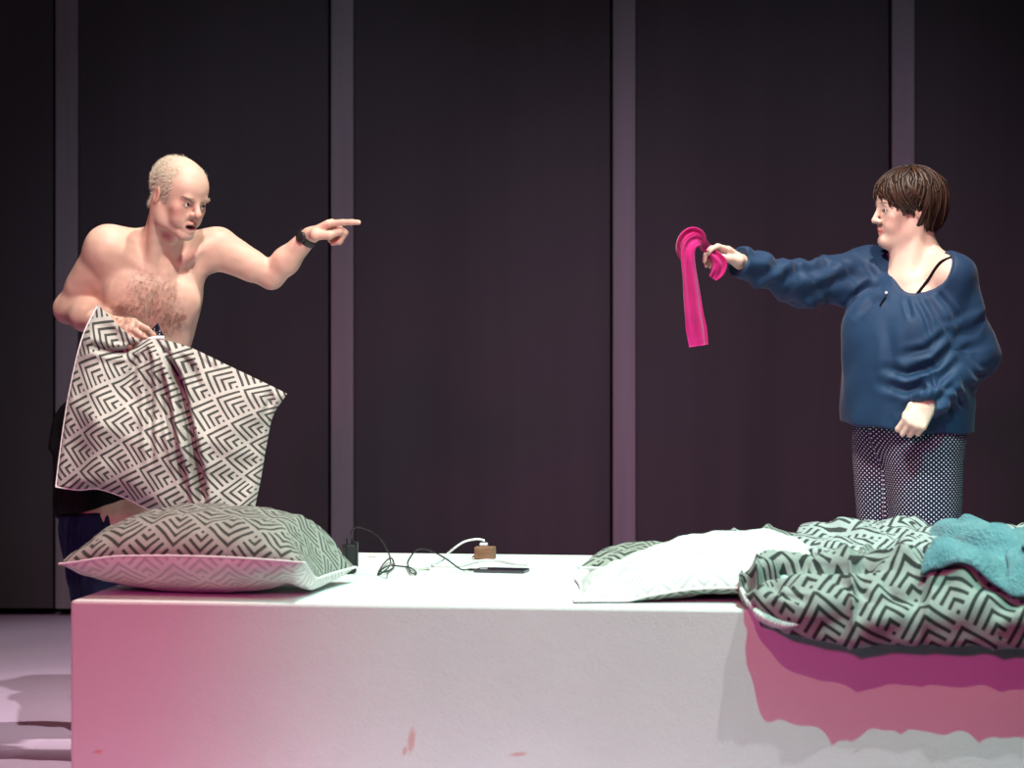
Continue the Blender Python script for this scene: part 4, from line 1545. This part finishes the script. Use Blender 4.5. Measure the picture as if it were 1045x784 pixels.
# ------------------------------------------------------------------ the pillow in the man's hand
def held_pillow():
    Y0 = 7.74
    top = [(100, 311), (112, 323), (126, 337), (142, 347), (158, 346), (190, 353), (235, 374), (275, 393), (293, 402)]
    bot = [(57, 497), (80, 500), (100, 499), (125, 507), (150, 519), (185, 532), (225, 536), (258, 528)]
    lef = [(100, 311), (84, 345), (71, 400), (63, 450), (57, 497)]
    rig = [(293, 402), (279, 424), (272, 455), (266, 490), (258, 528)]
    nu, nv = 110, 96
    ct, cb, cl, cr = even(top, nu), even(bot, nu), even(lef, nv), even(rig, nv)
    u = np.linspace(0, 1, nu)[:, None, None]; v = np.linspace(0, 1, nv)[None, :, None]
    XY = (1 - v) * ct[:, None] + v * cb[:, None] + (1 - u) * cl[None] + u * cr[None] \
        - ((1 - u) * (1 - v) * ct[0] + u * (1 - v) * ct[-1] + (1 - u) * v * cb[0] + u * v * cb[-1])
    U, W = u[..., 0] + 0 * v[..., 0], v[..., 0] + 0 * u[..., 0]
    a, b = 2 * U - 1, 2 * W - 1
    prof = ((1 - np.abs(a) ** 2.4).clip(0) * (1 - np.abs(b) ** 2.2).clip(0)) ** .55
    xy = XY.reshape(-1, 2)
    grip = np.linalg.norm(xy - np.array([148, 347]), axis=1).reshape(U.shape)
    prof = prof * (.25 + .75 * sstep(15, 120, grip))
    edge = np.minimum(np.minimum(U, 1 - U), np.minimum(W, 1 - W))
    env = sstep(0, .06, edge)
    front = -.105 * prof
    # creases pulled towards the grip
    for line, w, amp in (([(160, 346), (172, 362), (186, 395), (198, 440), (207, 480), (211, 520)], 4.0, .065),
                         ([(152, 348), (154, 380), (156, 420), (160, 470)], 3.0, .020),
                         ([(157, 347), (166, 375), (176, 420), (190, 480), (196, 515)], 3.0, .024),
                         ([(148, 348), (140, 370), (132, 400)], 3.0, .008), ([(144, 347), (128, 359), (112, 358), (96, 353)], 3.2, .034),
                         ([(168, 347), (195, 372), (205, 395)], 3.4, .022), ([(165, 345), (200, 362), (225, 380)], 3.0, .008),
                         ([(275, 396), (277, 408), (273, 425)], 2.8, .026), ([(96, 353), (82, 360)], 3.0, .010),
                         ([(150, 350), (146, 375), (150, 410)], 2.4, .007)):
        d_, t_ = polydist(xy, line)
        g = amp * np.exp(-(d_ / w) ** 2) - .45 * amp * np.exp(-((d_ - 2.2 * w) / (w * 1.2)) ** 2)
        front = front + (g * np.sin(np.pi * np.clip(t_ * .93 + .05, 0, 1)) ** .5).reshape(U.shape) * env
    # fan of small gathers round the hand
    ang = np.arctan2(xy[:, 1] - 347, xy[:, 0] - 148).reshape(U.shape)
    front = front + .005 * np.sin(ang * 17) * np.exp(-((grip - 18) / 22) ** 2) * env
    p2 = np.stack([U.ravel(), W.ravel()], 1)
    front = front + env * (.009 * sinnoise(p2, 2.2, 91) + .003 * sinnoise(p2, 6, 92) + .010 * sinnoise(p2 * np.array([1, .35]), 4, 94)).reshape(U.shape)
    back = .045 * prof + env * .004 * sinnoise(p2, 3, 93).reshape(U.shape)
    back = np.maximum(back, front + .004 * env)
    lean = -.05 * (W - .2)                                     # the lower end swings a little towards us
    Yf = Y0 + lean
    def wpt(dep):
        Yc = Yf
        X = (XY[..., 0] - CX) * Yc / FPX; Z = CAMH - (XY[..., 1] - HOR) * Yc / FPX
        return np.stack([X, Yc + dep, Z], -1).reshape(-1, 3)
    Vf, Vb = wpt(front), wpt(back)
    uv = np.stack([U.ravel() * .62, (1 - W.ravel()) * .55], 1)
    r = empty('pillow', (Vf[:, 0].mean(), Y0, Vf[:, 2].min()))
    tag(r, 'grey chevron pillow with white piping held up at the waist of the bare-chested man', 'pillow', 'patterned pillows')
    mfr = linen('held_pillow_linen', (.44, .44, .41), (.055, .06, .055), .088, -45)
    mk('front_panel', Vf, grid_faces(nu, nv), mfr, r, uv=uv)
    mk('back_panel', Vb, grid_faces(nu, nv, flip=True), M_linen_w, r, uv=uv)
    bi = [(i, 0) for i in range(nu)] + [(nu - 1, j) for j in range(1, nv)] + [(i, nv - 1) for i in range(nu - 2, -1, -1)] + [(0, j) for j in range(nv - 2, 0, -1)]
    A = Vf.reshape(nu, nv, 3)
    ring = np.array([A[0, j] for j in range(nv)] + [A[i, nv - 1] for i in range(1, int(nu * .55))])
    Vp, Fp = tube(ring, .0026, 6)
    mk('piping', Vp, Fp, M_white, r)
    return r


held_pillow()

# the scrap of navy spotted cloth pinched with it
n1, n2 = 14, 12
gu = np.linspace(0, 1, n1)[:, None]; gv = np.linspace(0, 1, n2)[None]
q0, q1, q2, q3 = (np.array(P(*a)) for a in ((149, 341, 7.80), (161, 329.5, 7.79), (168, 345, 7.76), (151, 348, 7.77)))
G = ((1 - gu) * (1 - gv))[..., None] * q0 + (gu * (1 - gv))[..., None] * q1 + (gu * gv)[..., None] * q2 + ((1 - gu) * gv)[..., None] * q3
G[..., 1] -= .012 * np.sin(gu * 6 + gv * 4) * np.sin(gv * 3.1)
t = NT('navy_spotted_cotton', .8, .2)
vo = t.n('ShaderNodeTexVoronoi'); vo.inputs['Scale'].default_value = 110
t.link(t.n('ShaderNodeTexCoord').outputs['Object'], vo.inputs['Vector'])
t.base(t.mix(t.math('LESS_THAN', vo.outputs['Distance'], .22), (.008, .012, .035), (.6, .6, .62)))
Gf = np.concatenate([G.reshape(-1, 3), G.reshape(-1, 3) + np.array([0, .012, 0])])
bi = [i * n2 for i in range(n1)] + [(n1 - 1) * n2 + j for j in range(1, n2)] + [i * n2 + n2 - 1 for i in range(n1 - 2, -1, -1)] + [j for j in range(n2 - 2, 0, -1)]
Fs = np.concatenate([grid_faces(n1, n2, flip=True), grid_faces(n1, n2) + n1 * n2,
                     np.array([(bi[i], bi[(i + 1) % len(bi)], bi[(i + 1) % len(bi)] + n1 * n2, bi[i] + n1 * n2) for i in range(len(bi))])])
sc_ = empty('cloth', tuple(G.reshape(-1, 3).mean(0)))
tag(sc_, 'small tuft of navy spotted cloth with a white hem beside the man\'s gripping hand', 'cloth')
mk('fabric', Gf, Fs, t.m, sc_)
Vh, Fh = tube(even([G[0, -1] + [0, -.004, .004], G[n1 // 2, -1] + [0, -.006, .004], G[-1, -1] + [0, -.004, 0]], 12), .0055, 8)
mk('hem', Vh, Fh, M_white, sc_)


# ------------------------------------------------------------------ the pink garment in the woman's hand
def pink_cloth():
    Yg = 8.10
    r = empty('garment', tuple(P(711, 353, Yg)))
    tag(r, 'bright pink garment dangling from the woman\'s outstretched hand', 'garment')
    t = NT('hot_pink_jersey', .75, .2)
    a = t.ramp(t.noise(18, 4), .3, .7)
    t.base(t.mix(a, (.40, .006, .13), (.52, .010, .175)))
    t.b.inputs['Sheen Weight'].default_value = .2
    t.bump(t.noise(260, 3, t.scaled(1, 1, .3)), .3, .002)

    def strip(name, path, width, depth, nfold, seed, n=60, m=40, amp=.006):
        """flattened tube of cloth along a pixel path, with lengthwise folds"""
        c = even(path, n)                                     # px, py, Y
        wdt = np.interp(np.linspace(0, 1, n), np.linspace(0, 1, len(width)), width)
        dpt = np.interp(np.linspace(0, 1, n), np.linspace(0, 1, len(depth)), depth)
        pts = np.array([P(*q) for q in c])
        T = np.gradient(pts, axis=0); T /= np.linalg.norm(T, axis=1)[:, None]
        bb = np.tile(np.array([0, -1.0, 0]), (n, 1))
        bb -= T * (bb * T).sum(1)[:, None]; bb /= np.linalg.norm(bb, axis=1)[:, None]
        aa = np.cross(T, bb)
        th = np.linspace(0, 2 * math.pi, m, endpoint=False)
        V = []
        rs = np.random.default_rng(seed)
        ph = rs.uniform(0, 6, 3)
        for i in range(n):
            w = i / (n - 1)
            rip = 1 + 0 * th
            off = amp * (np.sin(nfold * th + ph[0] + 2.0 * w) + .6 * np.sin((nfold + 2) * th + ph[1] - 3 * w)) * min(1, dpt[i] / .008)
            V.append(pts[i] + (np.cos(th) * (wdt[i] + .3 * off))[:, None] * aa[i] + (np.sin(th) * dpt[i] + off)[:, None] * bb[i])
        V = np.concatenate(V)
        F = [list(f) for f in grid_faces(n, m, wrapv=True)]
        F.append(list(range(m))[::-1]); F.append([(n - 1) * m + k for k in range(m)])
        mk(name, V, F, t.m, r)
    # long hanging tail
    strip('hanging_tail', [(719, 252, 8.13), (712, 246, 8.10), (704, 251, 8.085), (702, 264, 8.08), (705, 290, 8.08), (708, 318, 8.08), (713, 353, 8.08)],
          [.014, .020, .021, .022, .025, .026, .029, .026], [.014, .018, .016, .013, .012, .011, .010, .007], 4, 5, 80, 48, .0055)
    # bunched loop over the fingers
    strip('loop', [(699, 267, 8.12), (694, 254, 8.11), (697, 243, 8.10), (706, 237, 8.10), (714, 240, 8.10), (717, 248, 8.11)],
          [.008, .012, .013, .016, .015, .010], [.012, .020, .024, .022, .020, .012], 4, 6, 50, 48, .006)
    # short end hanging under the palm
    strip('short_end', [(721, 256, 8.17), (729, 262, 8.15), (734, 269, 8.145), (732, 277, 8.145), (727, 284, 8.145)],
          [.010, .016, .021, .020, .012], [.012, .014, .013, .012, .007], 4, 8, 50, 44, .005)


pink_cloth()

# ------------------------------------------------------------------ small things on the bed
def bp_(px, d, z=0.0):
    return bed(float(bed_s(px, d)), d, z)


def dpt(px, py):
    """depth on the bed top that shows at a pixel row"""
    lo, hi = 0.0, BD
    for _ in range(40):
        m = (lo + hi) / 2
        q = bp_(px, m)
        row = HOR + (CAMH - q[2]) * FPX / q[1]
        if row > py: lo = m
        else: hi = m
    return (lo + hi) / 2


def bq(px, py, z=0.0):
    return bp_(px, dpt(px, py), z)


# phone lying flat
d_ph = dpt(512, 584)
s_ph = float(bed_s(512, d_ph))
ph = empty('smartphone', tuple(bed(s_ph, d_ph, 0)))
ph.rotation_euler.z = -TH - .10
tag(ph, 'slim dark smartphone lying flat on the bed, plugged to the black cable', 'phone')


def local_box(name, parent, x0, x1, y0, y1, z0, z1, bev, mat):
    V, F = box_vf(x0, x1, y0, y1, z0, z1, bev)
    me = bpy.data.meshes.new(name)
    me.from_pydata([tuple(v) for v in V], [], F); me.update()
    me.materials.append(mat)
    o = bpy.data.objects.new(name, me); col.objects.link(o); o.parent = parent
    return o


local_box('case', ph, -.068, .068, -.036, .036, .001, .0085, .002, plain('phone_metal', (.10, .10, .12), .3, .5, .05, 12, 0, 300, .6))
local_box('screen', ph, -.062, .064, -.033, .033, .0086, .0093, .0002, plain('phone_glass', (.012, .012, .02), .06, .6))
local_box('plug', ph, -.090, -.0685, -.005, .005, .002, .0078, .0015, M_black_plastic)

# charger standing at the right end of the left pillow
cd_ = dpt(363, 597) + .30
cg = empty('charger', tuple(bp_(357, cd_, 0)))
cg.rotation_euler.z = .5
tag(cg, 'black mains charger standing upright beside the left pillow', 'charger')
ztop = .092
local_box('housing', cg, -.018, .014, -.016, .016, .002, .078, .006, M_black_plastic)
local_box('cheek_plate', cg, .0145, .019, -.013, .013, .018, .084, .004, plain('grey_plastic', (.07, .075, .09), .3, .5))
for dx in (-.008, .006):
    V, F = tube(np.array([[dx, 0, .0781], [dx, 0, .094]]), .0028, 8)
    me = bpy.data.meshes.new('pin'); me.from_pydata([tuple(v) for v in V], [], F); me.update(); me.materials.append(M_black_plastic)
    o = bpy.data.objects.new('pin', me); col.objects.link(o); o.parent = cg

# black cable from charger to phone
ctop = np.array(cg.location) + np.array([0, 0, .096])
plug_l = np.array(bed(s_ph, d_ph, 0)) + np.array([math.cos(-TH - .10), math.sin(-TH - .10), 0]) * -.091 + np.array([0, 0, .005])
Yc0, Yp = ctop[1], plug_l[1]
path = [ctop, P(359.5, 541, Yc0), P(365, 538, Yc0), P(378, 542, Yc0 - .02), P(389, 551, Yc0 - .05), P(396, 563, Yc0 - .10),
        P(398.5, 573, Yc0 - .14), bq(396, 582, .006), bq(386, 588, .004), bq(391, 580, .010), bq(399, 574, .012), bq(402, 580, .006),
        bq(395, 586, .006), bq(388, 587, .010), bq(397, 582, .012), bq(408, 580, .005), bq(417, 581, .005), bq(424, 585, .005), bq(424, 588, .005), bq(419, 586.5, .006),
        bq(416, 580, .012), P(418, 570, bq(418, 580)[1]), P(424, 562, bq(424, 580)[1]), P(431, 560, bq(431, 581)[1]), P(441, 562.5, bq(441, 582)[1]), P(456, 571, bq(456, 583)[1]),
        P(470, 581, bq(470, 584.5)[1]), plug_l]
Vc, Fc = tube(even(path, 240), .0021, 8)
tag(mk('charging_cable', Vc, Fc, M_black_plastic), 'thin black charging cable looping from the charger to the phone', 'cable')

# little wooden block with a white plug pushed into its top
db = dpt(495, 571)
wb = empty('socket_block', tuple(bp_(496, db, 0)))
wb.rotation_euler.z = -TH - .12
tag(wb, 'small brown block near the back edge of the bed with a white plug on top', 'socket')
t = NT('brown_wood', .6, .3)
g = t.noise(9, 4, t.scaled(3, 14, 14))
t.base(t.mix(t.ramp(g, .3, .7), (.20, .09, .05), (.33, .17, .10)))
local_box('block', wb, -.029, .024, -.02, .02, .001, .036, .003, t.m)
V, F = box_vf(-.038, -.0295, -.010, .010, .010, .0135, .001)
V[:, 2] += (V[:, 0] < -.035) * -.006
me = bpy.data.meshes.new('lever'); me.from_pydata([tuple(v) for v in V], [], F); me.update(); me.materials.append(t.m)
o = bpy.data.objects.new('lever', me); col.objects.link(o); o.parent = wb
local_box('plug', wb, -.017, .004, -.009, .009, .0365, .046, .003, M_white_plastic)
pb = np.array(wb.location) + np.array([-.006, 0, .050])
Yb = pb[1]
path = [pb, P(494, 551.5, Yb), P(486, 550.5, Yb), P(474, 553, Yb), P(463, 560, Yb), P(456, 566, Yb + .02), bq(449, 574, .0045), bq(441, 578.5, .0045), bq(452, 579.5, .0045), bq(470, 579, .0045),
        bq(490, 574, .0045), bq(508, 574, .0045), bq(525, 577, .0045), bq(538, 578, .0045)]
Vc, Fc = tube(even(path, 160), .0031, 8)
tag(mk('charging_cable', Vc, Fc, M_white_plastic), 'white cable arching from the brown block down onto the bed', 'cable')

# scraps of pale paper
for (px, py, w_, lab) in ((380, 569, .010, 'tiny crumpled paper scrap beside the black cable arch'), (433, 582, .014, 'tiny folded paper scrap in front of the white cable')):
    q = bq(px, py)
    a = rng.uniform(0, 3, 1)[0]
    n = 9
    gx, gy = np.meshgrid(np.linspace(-1, 1, n), np.linspace(-1, 1, n), indexing='ij')
    zz = .0045 + .0018 * np.sin(gx * 3 + a) * np.cos(gy * 2.4) + .001 * gx
    V1 = np.stack([q[0] + w_ * gx, q[1] + w_ * .8 * gy, q[2] + zz], -1).reshape(-1, 3)
    V2 = V1.copy(); V2[:, 2] = np.maximum(q[2] + .0005, V1[:, 2] - .0035)
    bi = [i * n for i in range(n)] + [(n - 1) * n + j for j in range(1, n)] + [i * n + n - 1 for i in range(n - 2, -1, -1)] + [j for j in range(n - 2, 0, -1)]
    Fq = np.concatenate([grid_faces(n, n), grid_faces(n, n, flip=True) + n * n,
                         np.array([(bi[i], bi[i] + n * n, bi[(i + 1) % len(bi)] + n * n, bi[(i + 1) % len(bi)]) for i in range(len(bi))])])
    tag(mk('paper_scrap', np.vstack([V1, V2]), Fq, plain('paper', (.55, .56, .50), .8, .1)), lab, 'paper')
